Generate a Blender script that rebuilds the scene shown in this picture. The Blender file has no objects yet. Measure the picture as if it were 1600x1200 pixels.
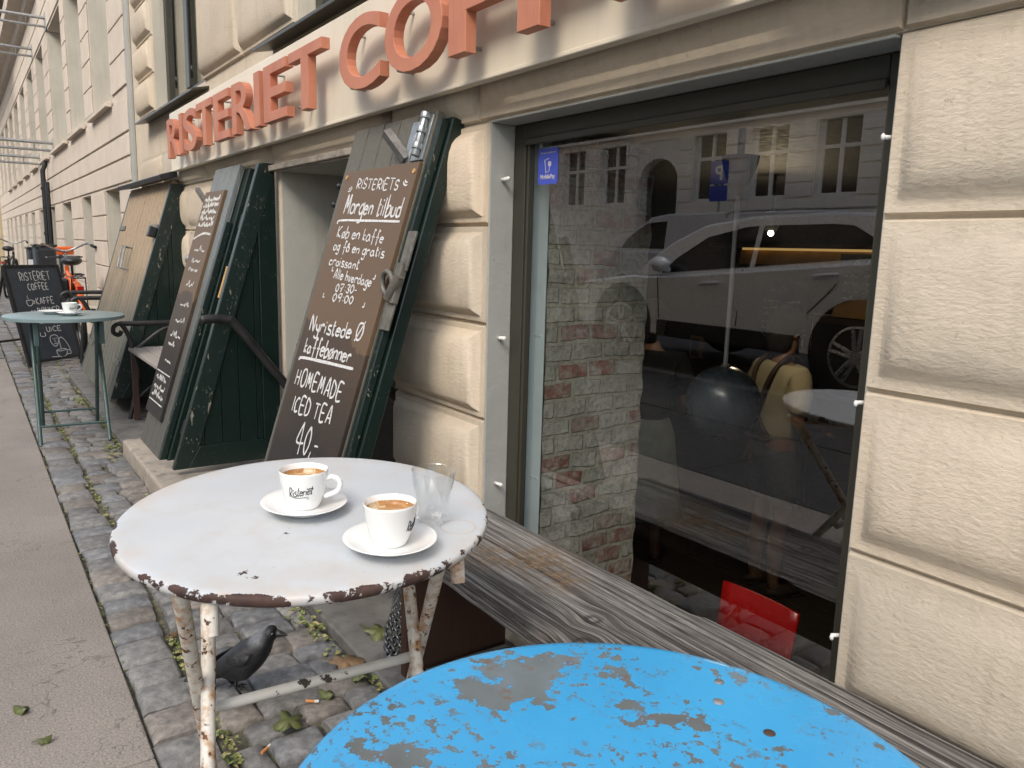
import bpy, bmesh, math, random
from mathutils import Vector, Matrix, Euler, noise as mn
random.seed(7)
R_ = math.radians
SC = bpy.context.scene
COL = SC.collection
PI = math.pi

# ------------------------------------------------------------------ camera, sky, sun, exposure
CAMZ = 1.17
cam = bpy.data.cameras.new('camera'); camo = bpy.data.objects.new('camera', cam); COL.objects.link(camo)
yaw, pitch, roll = R_(54.89), R_(9.811), R_(-1.4946)
fw = Vector((-math.sin(yaw)*math.cos(pitch), math.cos(yaw)*math.cos(pitch), -math.sin(pitch)))
rt = Vector((math.cos(yaw), math.sin(yaw), 0)); dn = fw.cross(rt)
r2 = rt*math.cos(roll)+dn*math.sin(roll); d2 = dn*math.cos(roll)-rt*math.sin(roll)
m = Matrix((r2, -d2, -fw)).transposed().to_4x4(); m.translation = (0, 0, CAMZ)
camo.matrix_world = m
cam.sensor_width = 36; cam.lens = 1220/1600*36; cam.clip_start = .02; cam.clip_end = 400
SC.camera = camo

SUN_EL, SUN_AZ = R_(44), R_(150)      # azimuth measured clockwise from +Y (north)
w = bpy.data.worlds.new('World'); SC.world = w; w.use_nodes = True
nt = w.node_tree
sky = nt.nodes.new('ShaderNodeTexSky'); sky.sky_type = 'NISHITA'; sky.sun_disc = False
sky.sun_elevation = SUN_EL; sky.sun_rotation = SUN_AZ; sky.air_density = 1.0; sky.dust_density = 2.5; sky.ozone_density = .6
bg = nt.nodes['Background']; bg.inputs['Strength'].default_value = .15
hs = nt.nodes.new('ShaderNodeHueSaturation'); hs.inputs['Saturation'].default_value = .55
nt.links.new(sky.outputs[0], hs.inputs['Color']); nt.links.new(hs.outputs[0], bg.inputs[0])
sl = bpy.data.lights.new('sun', 'SUN'); sl.energy = .55; sl.angle = R_(22); sl.color = (1, .86, .68)
so = bpy.data.objects.new('sun', sl); COL.objects.link(so)
sd = Vector((math.sin(SUN_AZ)*math.cos(SUN_EL), math.cos(SUN_AZ)*math.cos(SUN_EL), math.sin(SUN_EL)))
so.rotation_euler = sd.to_track_quat('Z', 'Y').to_euler(); so.location = sd*40
SC.view_settings.view_transform = 'Standard'; SC.view_settings.look = 'None'
SC.view_settings.exposure = 1.28; SC.view_settings.gamma = 1
SC.cycles.max_bounces = 8; SC.cycles.transparent_max_bounces = 16
SC.cycles.caustics_reflective = False; SC.cycles.caustics_refractive = False
SC.cycles.use_denoising = True

# ------------------------------------------------------------------ materials
class NB:
    def __init__(s, name):
        s.m = bpy.data.materials.new(name); s.m.use_nodes = True
        s.t = s.m.node_tree; s.b = s.t.nodes['Principled BSDF']; s.o = s.t.nodes['Material Output']
        s.tc = s.t.nodes.new('ShaderNodeTexCoord')
    def n(s, ty, **k):
        nd = s.t.nodes.new('ShaderNode'+ty)
        for a, v in k.items():
            if a.startswith('i_'):
                key = a[2:]; key = int(key) if key.isdigit() else key.replace('_', ' ')
                s.set(nd.inputs[key], v)
            else: setattr(nd, a, v)
        return nd
    def set(s, inp, v):
        if hasattr(v, 'is_output'): s.t.links.new(v, inp)
        elif isinstance(v, (tuple, list)) and len(v) == 3 and inp.type == 'RGBA': inp.default_value = (*v, 1)
        else: inp.default_value = v
    def P(s, **k):
        for a, v in k.items(): s.set(s.b.inputs[a.replace('_', ' ')], v)
    def coord(s, scale=(1, 1, 1), src='Object'):
        mp = s.n('Mapping'); s.t.links.new(s.tc.outputs[src], mp.inputs[0]); mp.inputs['Scale'].default_value = scale
        return mp.outputs[0]
    def noise(s, scale, detail=5, rough=.55, vec=None, dist=0):
        nd = s.n('TexNoise', i_Scale=scale, i_Detail=detail, i_Roughness=rough, i_Distortion=dist)
        s.t.links.new(vec if vec is not None else s.tc.outputs['Object'], nd.inputs['Vector']); return nd.outputs[0]
    def ramp(s, fac, stops, interp='LINEAR'):
        r = s.n('ValToRGB'); r.color_ramp.interpolation = interp; e = r.color_ramp.elements
        while len(e) < len(stops): e.new(.5)
        for i, (p, c) in enumerate(stops):
            e[i].position = p; e[i].color = (c, c, c, 1) if isinstance(c, (int, float)) else (*c, 1)
        s.t.links.new(fac, r.inputs[0]); return r.outputs[0]
    def mix(s, f, a, b, bt='MIX'):
        x = s.n('Mix', data_type='RGBA', blend_type=bt)
        s.set(x.inputs[0], f); s.set(x.inputs[6], a); s.set(x.inputs[7], b); return x.outputs[2]
    def math(s, op, a, b=0., c=0.):
        x = s.n('Math', operation=op); s.set(x.inputs[0], a); s.set(x.inputs[1], b)
        if op in ('MULTIPLY_ADD', 'SMOOTH_MIN'): s.set(x.inputs[2], c)
        return x.outputs[0]
    off = (0, 0, 0)
    def dist(s, p, vec=None):
        p = tuple(a-b for a, b in zip(p, s.off))
        x = s.n('VectorMath', operation='DISTANCE'); s.t.links.new(vec or s.tc.outputs['Object'], x.inputs[0]); x.inputs[1].default_value = p
        return x.outputs['Value']
    def spot(s, p, r0, r1):      # 1 inside r0, 0 outside r1
        x = s.n('MapRange', interpolation_type='SMOOTHSTEP'); s.t.links.new(s.dist(p), x.inputs[0])
        x.inputs[1].default_value = r0; x.inputs[2].default_value = r1; x.inputs[3].default_value = 1; x.inputs[4].default_value = 0
        return x.outputs[0]
    def sep(s):
        x = s.n('SeparateXYZ'); s.t.links.new(s.tc.outputs['Object'], x.inputs[0]); return x.outputs
    def bump(s, h, strength=.3, dist=.005, prev=None):
        b = s.n('Bump', i_Strength=strength, i_Distance=dist); s.t.links.new(h, b.inputs['Height'])
        if prev is not None: s.t.links.new(prev, b.inputs['Normal'])
        s.t.links.new(b.outputs[0], s.b.inputs['Normal']); return b.outputs[0]

def simple(name, c, rough=.5, metal=0, var=.25, scale=12, bump=.1, bscale=60, spec=.5, dirt=None):
    k = NB(name); n1 = k.noise(scale, 6)
    d = tuple(x*(1-var) for x in c); l = tuple(min(1, x*(1+var*.6)) for x in c)
    col = k.ramp(n1, [(.3, d), (.7, l)])
    if dirt: col = k.mix(k.ramp(k.noise(scale*2.3, 8), [(.52, 0), (.66, 1)]), col, dirt)
    k.P(Base_Color=col, Roughness=k.ramp(k.noise(scale*3), [(.3, max(0, rough-.1)), (.7, min(1, rough+.12))]), Metallic=metal, Specular_IOR_Level=spec)
    if bump: k.bump(k.noise(bscale, 4), bump, .003)
    return k.m

def chips(name, paint, under, thr=.6, scale=14, rough=.4, width=.012, rust=None, scratch=0, var=.08, spots=(), uvar=.3, detail=9, stretch=(1, 1, 1)):
    k = NB(name); v = k.coord(stretch)
    n1 = k.noise(scale, detail, .62, v)
    for (p, r0, r1, amt) in spots:
        n1 = k.math('MULTIPLY_ADD', k.spot(p, r0, r1), amt, n1)
    mask = k.ramp(n1, [(thr, 0), (thr+width, 1)])
    if scratch:
        s2 = k.ramp(k.noise(scale*5, 6, .7, v), [(.64-.02*scratch, 0), (.66-.02*scratch, 1)])
        s3 = k.ramp(k.noise(scale*.7, 3, .5), [(.5, 0), (.62, 1)])
        mask = k.math('MAXIMUM', mask, k.math('MULTIPLY', s2, s3))
    pc = k.ramp(k.noise(3.5, 5), [(.3, tuple(x*(1-var) for x in paint)), (.7, tuple(min(1, x*(1+var)) for x in paint))])
    uc = k.ramp(k.noise(30, 5), [(.3, tuple(x*(1-uvar) for x in under)), (.7, tuple(x*(1+uvar) for x in under))])
    if rust:
        pc = k.mix(k.ramp(k.noise(scale*.8, 6, .6), [(.46, 0), (.66, .9)]), pc, rust)
    k.P(Base_Color=k.mix(mask, pc, uc), Roughness=k.mix(mask, (rough,)*3, (.75,)*3))
    inv = k.math('SUBTRACT', 1., mask)
    b = k.bump(inv, .5, .0015)
    k.bump(k.noise(90, 3), .08, .002, b)
    return k.m

def plaster(name, c, var=.12, grain=160, bstr=.35, streak=True, rough=.9, tone=False):
    k = NB(name); n1 = k.noise(2.2, 6); n2 = k.noise(9, 7, .6)
    col = k.ramp(n1, [(.3, tuple(x*(1-var) for x in c)), (.7, tuple(min(1, x*(1+var*.5)) for x in c))])
    col = k.mix(k.ramp(n2, [(.42, 0), (.75, .25)]), col, tuple(x*.80 for x in c))
    if streak:
        st = k.noise(4, 5, .6, k.coord((9, 9, .5)))
        col = k.mix(k.ramp(st, [(.50, 0), (.78, .32)]), col, (c[0]*.60, c[1]*.58, c[2]*.53))
    if tone: col = k.mix(1., col, k.n('VertexColor', layer_name='tone').outputs[0], 'MULTIPLY')
    fl = k.ramp(k.noise(48, 3), [(.70, 0), (.72, .6)])
    col = k.mix(fl, col, tuple(x*.6 for x in c))
    cn = k.noise(1.25, 4, .55, None, .4); cm = k.ramp(cn, [(.488, 0), (.4895, .75), (.491, 0)]); cm = k.math('MULTIPLY', cm, k.ramp(k.noise(.9, 2), [(.52, 0), (.56, 1)]))
    col = k.mix(cm, col, tuple(x*.35 for x in c))
    k.P(Base_Color=col, Roughness=rough, Specular_IOR_Level=.25)
    b = k.bump(k.noise(grain, 4, .65, k.coord((.7, .7, 1.5))), bstr, .005)
    b = k.bump(k.noise(18, 4), .3, .008, b)
    return k.m

M = {}
M['facade'] = plaster('warm_beige_render', (.63, .545, .43), bstr=.5, grain=85)
M['facade_left'] = plaster('pinkish_beige_render', (.64, .56, .47), bstr=.15)
M['reveal'] = plaster('grey_painted_render', (.40, .405, .375), bstr=.25, grain=60)
M['reveal_left'] = plaster('pale_grey_render', (.60, .565, .48), bstr=.15, grain=60)
M['passage'] = plaster('passage_plaster', (.47, .46, .41), bstr=.15)
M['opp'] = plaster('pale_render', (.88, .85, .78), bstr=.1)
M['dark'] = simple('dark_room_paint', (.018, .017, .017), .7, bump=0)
M['black'] = simple('doorway_shade_black', (.01, .01, .01), .8, bump=0)
M['green_frame'] = chips('dark_green_window_paint', (.040, .039, .028), (.10, .088, .062), .66, 10, .38)
M['green'] = chips('dark_green_plank_paint', (.0045, .0145, .0115), (.12, .13, .10), .80, 34, .33, stretch=(1, 1, .6), scratch=1)
M['green_edge'] = chips('flaking_green_edge_paint', (.006, .017, .014), (.25, .23, .18), .645, 34, .4, stretch=(1, 1, .35), scratch=2)
M['pale_blue'] = simple('pale_blue_paint', (.56, .66, .68), .5, var=.08, bump=.05)
M['copper'] = None
M['chalk'] = simple('white_chalk_marker', (.66, .66, .65), .8, scale=140, var=.35, bump=0)
M['chalk_worn'] = simple('worn_chalk', (.62, .62, .58), .85, var=.35, scale=60, bump=0)
M['ink'] = simple('black_ink', (.012, .012, .014), .4, bump=0)
M['porcelain'] = simple('white_porcelain', (.82, .83, .82), .12, var=.02, bump=0)
M['steel'] = simple('worn_steel', (.45, .45, .44), .4, 1, var=.3, scale=40)
M['zinc'] = simple('galvanised_steel', (.36, .39, .40), .45, .8, var=.3, scale=20)
M['wornmetal'] = simple('weathered_hardware', (.17, .16, .135), .55, .4, var=.45, scale=30)
M['iron'] = simple('dark_iron', (.05, .05, .05), .45, .6, var=.3)
M['chain'] = simple('tarnished_chain', (.16, .17, .18), .45, .8, var=.4, scale=50)
M['blackpaint'] = simple('black_satin_paint', (.018, .019, .021), .35, bump=.03)
M['rubber'] = simple('black_rubber', (.015, .015, .015), .8, bump=.05)
M['teal'] = simple('grey_teal_metal_paint', (.20, .275, .285), .35, var=.12)
M['teal_leg'] = simple('dark_teal_leg_paint', (.055, .105, .10), .4, var=.2)
M['orange'] = simple('orange_bike_paint', (.75, .13, .02), .3, var=.05, bump=0)
M['red'] = simple('glossy_red_paint', (.34, .006, .006), .22, var=.05, bump=0)
M['white'] = simple('white_plastic', (.8, .8, .78), .35, var=.04, bump=0)
M['stoneedge'] = simple('granite_slab', (.155, .15, .14), .85, var=.3, scale=9, bump=.35, bscale=120, dirt=(.10, .098, .09))
M['stonewarm'] = simple('worn_concrete_step', (.34, .30, .25), .9, var=.3, scale=7, bump=.4, bscale=90, dirt=(.2, .18, .15))
M['leaf'] = simple('green_leaf', (.115, .135, .045), .5, var=.45, scale=30, bump=.1)
M['leafbrown'] = simple('brown_leaf', (.20, .125, .065), .6, var=.4, scale=30, bump=.1)
M['cig'] = simple('cigarette_paper', (.72, .70, .66), .7, var=.1, bump=0)
M['filter'] = simple('orange_filter', (.62, .26, .08), .7, var=.2, bump=0)
M['skin'] = simple('skin', (.42, .235, .16), .5, var=.1, bump=0)
M['cream'] = simple('cream_cotton', (.68, .62, .45), .9, var=.1, bump=.1)
M['brown'] = simple('brown_leather', (.06, .035, .024), .6, bump=.05)
M['denim'] = simple('denim_cloth', (.10, .13, .155), .9, var=.2, scale=60)
M['skirt'] = simple('pale_blue_cotton', (.36, .44, .47), .9, var=.15)
M['darkcloth'] = simple('black_cloth', (.015, .015, .017), .9, bump=0)
M['card'] = simple('kraft_paper', (.50, .30, .12), .8, var=.15)
M['poster'] = simple('cream_poster', (.55, .42, .3), .8, var=.15)
M['slate'] = simple('slate_board', (.045, .055, .068), .75, var=.2, scale=5)
M['board'] = None
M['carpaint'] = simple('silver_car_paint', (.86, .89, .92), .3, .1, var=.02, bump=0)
M['vanpaint'] = simple('white_van_paint', (.6, .61, .63), .3, var=.02, bump=0)
M['carglass'] = simple('dark_car_glass', (.008, .009, .010), .05, bump=0, spec=.8)
M['cladding'] = simple('black_plastic_cladding', (.02, .02, .021), .6, bump=0)
M['rim'] = simple('alloy_rim', (.55, .56, .57), .3, .8, var=.05, bump=0)
M['blue'] = simple('blue_sign', (.02, .06, .42), .4, var=.05, bump=0)
M['stickerblue'] = simple('blue_sticker', (.075, .115, .62), .35, var=.03, bump=0)
M['amber'] = None

def copper():
    k = NB('pink_copper_letter_paint')
    c = k.ramp(k.noise(6, 6), [(.3, (.44, .155, .088)), (.7, (.55, .22, .13))])
    st = k.noise(5, 6, .6, k.coord((30, 30, 1)))
    c = k.mix(k.ramp(st, [(.55, 0), (.8, .5)]), c, (.30, .11, .06))
    k.P(Base_Color=c, Roughness=.55, Metallic=0.0); k.bump(k.noise(40, 4), .06, .003); return k.m
M['copper'] = copper()

def signboard():
    k = NB('cream_sign_panel')
    c = k.ramp(k.noise(1.5, 5), [(.3, (.66, .59, .46)), (.7, (.76, .70, .58))])
    st = k.noise(3, 6, .6, k.coord((12, 12, .8)))
    c = k.mix(k.ramp(st, [(.52, 0), (.8, .35)]), c, (.62, .50, .32))
    k.P(Base_Color=c, Roughness=.45); return k.m
M['sign'] = signboard()

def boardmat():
    k = NB('brown_black_chalkboard')
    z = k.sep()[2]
    f = k.math('MULTIPLY_ADD', k.noise(3, 5), .5, k.math('MULTIPLY', z, .85))   # brown towards the top, black towards the bottom
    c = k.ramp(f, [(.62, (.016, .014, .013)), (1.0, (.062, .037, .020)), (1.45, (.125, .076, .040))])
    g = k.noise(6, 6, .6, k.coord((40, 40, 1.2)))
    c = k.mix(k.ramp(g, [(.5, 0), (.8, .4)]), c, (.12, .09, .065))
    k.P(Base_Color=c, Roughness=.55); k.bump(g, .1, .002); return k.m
M['board'] = boardmat()

def planks(name, c1, c2, c3, up=True, axis=0, period=.115, off=0):
    # painted or bare vertical boards, weathered: c1 upper, c2 lower, dark grain c3
    k = NB(name); s = k.sep()
    f = k.math('MULTIPLY_ADD', k.noise(2.5, 5), .5, k.math('MULTIPLY', s[2], .62))
    c = k.ramp(f, [(.55, c2), (.95, c1)])
    g = k.noise(5, 7, .65, k.coord((38, 30, 1.0)))
    c = k.mix(k.ramp(g, [(.45, 0), (.75, .8)]), c, c3)
    k.P(Base_Color=c, Roughness=.7); k.bump(g, .35, .003); return k.m
M['tanwood'] = planks('weathered_tan_boards', (.38, .285, .18), (.11, .115, .095), (.11, .09, .06))
M['greywood'] = planks('grey_painted_boards', (.125, .12, .098), (.11, .108, .09), (.065, .06, .05))
M['greywood_pale'] = planks('pale_grey_boards', (.20, .225, .225), (.095, .095, .085), (.06, .06, .055))
M['brownboard'] = planks('red_brown_board', (.095, .036, .018), (.05, .021, .012), (.035, .017, .011))

BENCH = (-.3, 1.05, 0); BLUE = (-.4035, .409, 0)
def benchwood():
    k = NB('weathered_bench_plank'); k.off = BENCH
    s = k.sep()
    # knots bend the grain
    y = s[1]
    knots = [(-1.115, 1.0), (-1.055, .925), (-.62, 1.06), (.2, 1.03)]
    for (kx, ky) in knots:
        inf = k.spot((kx, ky, .43), 0., .075)
        dy = k.math('SUBTRACT', y, ky-BENCH[1])
        y = k.math('SUBTRACT', y, k.math('MULTIPLY', k.math('MULTIPLY', inf, dy), .6))
    cb = k.n('CombineXYZ'); k.t.links.new(s[0], cb.inputs[0]); k.t.links.new(y, cb.inputs[1]); k.t.links.new(s[2], cb.inputs[2])
    def mp(sc):
        x = k.n('Mapping'); x.inputs['Scale'].default_value = sc; k.t.links.new(cb.outputs[0], x.inputs[0]); return x.outputs[0]
    g1 = k.noise(1, 9, .68, mp((1.5, 120, 120)), 0)
    g2 = k.noise(1, 9, .75, mp((9, 340, 340)))
    c = k.ramp(g1, [(.36, (.032, .029, .027)), (.46, (.12, .11, .10)), (.54, (.27, .255, .235)), (.66, (.48, .46, .43))])
    c = k.mix(k.ramp(g2, [(.36, .9), (.54, 0)]), c, (.03, .028, .027))
    wet = k.ramp(k.noise(3.2, 6, .6, mp((1, 3.0, 1)), .4), [(.5, 0), (.62, .8)])
    c = k.mix(wet, c, k.mix(.55, c, (.02, .02, .022)))
    for (p, r, a) in (((-1.42, 1.10, .43), .16, .9), ((-1.50, 1.0, .43), .12, .8), ((-1.30, 1.06, .43), .10, .7)):
        lm = k.math('MULTIPLY', k.spot(p, 0., r), k.ramp(k.noise(26, 8, .75), [(.42, 0), (.56, a)]))
        c = k.mix(lm, c, k.ramp(k.noise(60, 4), [(.35, (.10, .075, .04)), (.55, (.20, .115, .05)), (.7, (.26, .24, .16))]))
    for (kx, ky) in knots:
        d = k.dist((kx, ky, .43))
        rg = k.n('TexNoise', i_Scale=60., i_Detail=3.); k.t.links.new(k.tc.outputs['Object'], rg.inputs[0])
        km = k.ramp(k.math('MULTIPLY_ADD', rg.outputs[0], .012, d), [(.012, .0), (.02, .85), (.030, .0)])
        c = k.mix(km, c, (.02, .017, .015))
    k.P(Base_Color=c, Roughness=.82, Specular_IOR_Level=.3)
    b = k.bump(g1, .9, .006); k.bump(g2, .5, .002, b)
    return k.m
M['bench'] = benchwood()

def bluetop():
    k = NB('chipped_blue_enamel'); k.off = BLUE
    n1 = k.math('MULTIPLY_ADD', k.noise(48, 8, .7), .30, k.math('MULTIPLY', k.noise(19, 10, .68), .70))
    n1 = k.math('MULTIPLY_ADD', n1, 1.6, -.335)
    for (x, y), r0, r1, a in BIGSPOTS:
        n1 = k.math('MULTIPLY_ADD', k.spot((x, y, .72), r0, r1), a*.62, n1)
    mask = k.ramp(n1, [(.610, 0), (.617, 1)])
    fine = k.math('MULTIPLY', k.ramp(k.noise(75, 7, .7), [(.56, 0), (.572, 1)]), k.ramp(k.noise(8, 5), [(.45, 0), (.58, 1)]))
    mask = k.math('MAXIMUM', mask, fine)
    pc = k.ramp(k.noise(5, 5), [(.3, (.040, .30, .60)), (.7, (.055, .36, .68))])
    scr = k.ramp(k.noise(12, 6, .6, k.coord((1, 9, 1))), [(.6, 0), (.8, .3)])
    pc = k.mix(scr, pc, (.09, .45, .76))
    uc = k.ramp(k.noise(9, 6), [(.3, (.085, .085, .075)), (.55, (.13, .155, .165)), (.75, (.16, .21, .24))])
    uc = k.mix(k.ramp(k.noise(40, 5), [(.58, 0), (.68, .8)]), uc, (.16, .085, .05))
    k.P(Base_Color=k.mix(mask, pc, uc), Roughness=k.mix(mask, k.ramp(k.noise(8, 4), [(.3, .22), (.7, .36)]), (.6, .6, .6)))
    b = k.bump(k.math('SUBTRACT', 1., mask), .55, .0012); k.bump(k.noise(12, 4), .12, .004, b)
    return k.m
BIGSPOTS = [((-0.625, 0.441), 0.03, 0.07, 0.26), ((-0.631, 0.479), 0, 0.06, 0.25), ((-0.634, 0.526), 0, 0.04, 0.2), ((-0.617, 0.396), 0, 0.045, 0.22), ((-0.578, 0.448), 0, 0.05, 0.2), ((-0.609, 0.572), 0, 0.04, 0.2), ((-0.577, 0.591), 0, 0.03, 0.12), ((-0.542, 0.596), 0, 0.025, 0.18), ((-0.48, 0.559), 0, 0.06, 0.16), ((-0.489, 0.506), 0, 0.04, 0.14), ((-0.568, 0.554), 0, 0.05, 0.14), ((-0.458, 0.554), 0, 0.03, 0.16), ((-0.602, 0.266), 0, 0.05, 0.15), ((-0.597, 0.299), 0, 0.06, 0.13), ((-0.574, 0.275), 0, 0.06, 0.13), ((-0.571, 0.332), 0, 0.04, 0.12), ((-0.507, 0.44), 0, 0.05, 0.15), ((-0.499, 0.639), 0, 0.05, 0.14), ((-0.46, 0.643), 0, 0.04, 0.14), ((-0.408, 0.576), 0, 0.04, 0.2), ((-0.383, 0.581), 0, 0.05, 0.2), ((-0.406, 0.529), 0, 0.03, 0.2), ((-0.399, 0.686), 0, 0.04, 0.14), ((-0.354, 0.679), 0, 0.04, 0.14), ((-0.477, 0.402), 0, 0.06, 0.13)]
M['bluetop'] = bluetop()

def whitetop():
    # origin of the table top mesh is its centre, z up
    k = NB('chipped_white_enamel')
    s = k.sep()
    r = k.n('VectorMath', operation='LENGTH'); cb = k.n('CombineXYZ'); k.t.links.new(s[0], cb.inputs[0]); k.t.links.new(s[1], cb.inputs[1])
    k.t.links.new(cb.outputs[0], r.inputs[0]); rad = r.outputs['Value']
    n1 = k.noise(22, 9, .66)
    edge = k.ramp(rad, [(.291, 0), (.300, .17), (.3040, .225), (.3056, .165)])
    n1 = k.math('MULTIPLY_ADD', k.noise(70, 6, .7), .22, k.math('MULTIPLY_ADD', n1, .85, -.03))
    f = k.math('ADD', n1, edge)
    f = k.math('MULTIPLY_ADD', k.spot((.12, -.06, 0), .15, .45), .10, f)
    f = k.math('SUBTRACT', f, k.math('MULTIPLY', k.spot((-.22, -.16, 0), .05, .22), .10))
    for p, rr, a in (((.075, -.07, 0), .05, .12), ((-.135, .10, 0), .03, .2), ((-.16, -.09, 0), .04, .16), ((.20, -.16, 0), .04, .12), ((-.05, .2, 0), .04, .12)):
        f = k.math('MULTIPLY_ADD', k.spot(p, 0., rr), a, f)
    mask = k.ramp(f, [(.775, 0), (.782, 1)])
    pc = k.ramp(k.noise(4, 6), [(.3, (.50, .54, .575)), (.7, (.575, .61, .64))])
    dirt = k.ramp(k.noise(6, 8, .68), [(.48, 0), (.72, .5)])
    pc = k.mix(dirt, pc, (.47, .43, .37))
    # dried coffee ring beside the glass
    ring = k.n('MapRange', interpolation_type='SMOOTHSTEP'); dd = k.math('ABSOLUTE', k.math('SUBTRACT', k.dist((.185, .185, 0)), .029))
    k.t.links.new(dd, ring.inputs[0]); ring.inputs[1].default_value = 0; ring.inputs[2].default_value = .003; ring.inputs[3].default_value = .35; ring.inputs[4].default_value = 0
    pc = k.mix(ring.outputs[0], pc, (.48, .30, .16))
    warm = k.math('MULTIPLY', k.ramp(rad, [(.25, 0), (.303, 1)]), k.ramp(k.noise(14, 6), [(.45, 0), (.65, .7)]))
    pc = k.mix(k.math('MULTIPLY', warm, .5), pc, (.55, .36, .18))
    uc = k.ramp(k.noise(50, 5), [(.35, (.038, .022, .020)), (.7, (.085, .045, .035))])
    tiny = k.math('MULTIPLY', k.ramp(k.noise(120, 3, .7, k.coord((1, .3, 1))), [(.70, 0), (.72, 1)]), k.ramp(k.noise(6, 3), [(.5, 0), (.6, .8)]))
    pc = k.mix(tiny, pc, (.12, .11, .11))
    k.P(Base_Color=k.mix(mask, pc, uc), Roughness=k.mix(mask, (.36, .36, .36), (.75, .75, .75)))
    b = k.bump(k.math('SUBTRACT', 1., mask), .5, .0015); k.bump(k.noise(8, 3), .1, .004, b)
    return k.m
M['whitetop'] = whitetop()
M['whiteleg'] = chips('rusty_white_leg_paint', (.72, .70, .64), (.11, .048, .022), .585, 55, .45, rust=(.42, .20, .06), width=.03, uvar=.5)
M['whitebar'] = chips('chipped_white_bar_paint', (.66, .66, .62), (.05, .04, .035), .59, 20, .45, width=.012)

def asphalt(name, c, tile=True):
    k = NB(name); sp = k.noise(170, 3, .75); n2 = k.noise(1.3, 6, .6); n3 = k.noise(14, 5)
    col = k.ramp(n2, [(.3, tuple(x*.82 for x in c)), (.7, tuple(x*1.15 for x in c))])
    col = k.mix(k.ramp(sp, [(.38, .6), (.5, 0)]), col, tuple(x*.45 for x in c))
    col = k.mix(k.ramp(sp, [(.58, 0), (.66, .55)]), col, (c[0]*2.0, c[1]*1.95, c[2]*1.85))
    col = k.mix(k.ramp(n3, [(.55, 0), (.75, .3)]), col, tuple(x*.7 for x in c))
    cn = k.noise(1.7, 5, .6, None, .5); cm = k.math('MULTIPLY', k.ramp(cn, [(.490, 0), (.4925, .7), (.495, 0)]), k.ramp(k.noise(1.1, 2), [(.5, 0), (.56, 1)]))
    col = k.mix(cm, col, tuple(x*.3 for x in c))
    col = k.mix(k.ramp(k.noise(.8, 5, .6), [(.5, 0), (.7, .35)]), col, tuple(x*.62 for x in c))
    gum = k.ramp(k.n('TexVoronoi', i_Scale=3.3, i_Vector=k.tc.outputs['Object']).outputs['Distance'], [(.045, .7), (.06, 0)])
    col = k.mix(gum, col, tuple(x*.55 for x in c))
    k.P(Base_Color=col, Roughness=.9, Specular_IOR_Level=.3)
    b = k.bump(sp, .5, .003); k.bump(n3, .2, .01, b)
    return k.m
M['asphalt'] = asphalt('pavement_asphalt', (.285, .258, .232))
M['road'] = asphalt('road_asphalt', (.07, .07, .07))

def cobmat():
    k = NB('grey_granite_setts')
    ob = k.n('VertexColor', layer_name='tone')
    n1 = k.noise(35, 7, .65); n2 = k.noise(140, 3)
    c = k.ramp(n1, [(.3, (.10, .10, .10)), (.5, (.185, .182, .175)), (.72, (.31, .30, .285))])
    c = k.mix(1., c, ob.outputs[0], 'MULTIPLY')
    k.P(Base_Color=c, Roughness=k.ramp(n1, [(.3, .55), (.7, .8)]))
    b = k.bump(n1, .5, .006); k.bump(n2, .35, .002, b); return k.m
M['cobble'] = cobmat()
def soil():
    k = NB('mossy_joint_soil'); n1 = k.noise(30, 7, .7)
    c = k.ramp(n1, [(.32, (.035, .032, .026)), (.5, (.09, .083, .06)), (.62, (.16, .15, .085)), (.75, (.11, .14, .035))])
    k.P(Base_Color=c, Roughness=1.); k.bump(n1, .8, .01); return k.m
M['soil'] = soil()

def brick():
    k = NB('limewashed_brick')
    # wall lies in the y-z plane
    mp = k.n('Mapping'); k.t.links.new(k.tc.outputs['Object'], mp.inputs[0]); mp.inputs['Rotation'].default_value = (0, 0, R_(-90))
    s = k.sep(); cb = k.n('CombineXYZ'); wob = k.math('MULTIPLY', k.math('SUBTRACT', k.noise(6, 3), .5), .03)
    k.t.links.new(k.math('ADD', s[1], wob), cb.inputs[0]); k.t.links.new(k.math('ADD', s[2], wob), cb.inputs[1])
    bt = k.n('TexBrick', i_Scale=1., i_Mortar_Size=.008, i_Mortar_Smooth=.3, i_Brick_Width=.122, i_Row_Height=.059, i_Bias=-.2)
    k.t.links.new(cb.outputs[0], bt.inputs[0])
    bt.inputs['Color1'].default_value = (0, 0, 0, 1); bt.inputs['Color2'].default_value = (1, 1, 1, 1); bt.inputs['Mortar'].default_value = (.5, .5, .5, 1)
    tone = k.ramp(bt.outputs[0], [(0., (.28, .105, .08)), (.13, (.25, .095, .075)), (.17, (.38, .37, .34)), (.6, (.48, .47, .44)), (.86, (.29, .29, .285)), (1., (.44, .42, .36))])
    lime = k.ramp(k.noise(22, 8, .7), [(.40, 0), (.60, .78)])
    c = k.mix(lime, tone, (.50, .49, .455))
    c = k.mix(bt.outputs['Fac'], c, (.42, .40, .35))
    c = k.mix(k.ramp(k.noise(60, 6, .7), [(.48, 0), (.68, .7)]), c, (.12, .12, .11))
    c = k.mix(1., c, (.86, .85, .80), 'MULTIPLY')
    k.P(Base_Color=c, Roughness=.9)
    b = k.bump(k.math('SUBTRACT', 1., bt.outputs['Fac']), .9, .012); k.bump(k.noise(35, 7, .7), .7, .012, b)
    return k.m
M['brick'] = brick()

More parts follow.
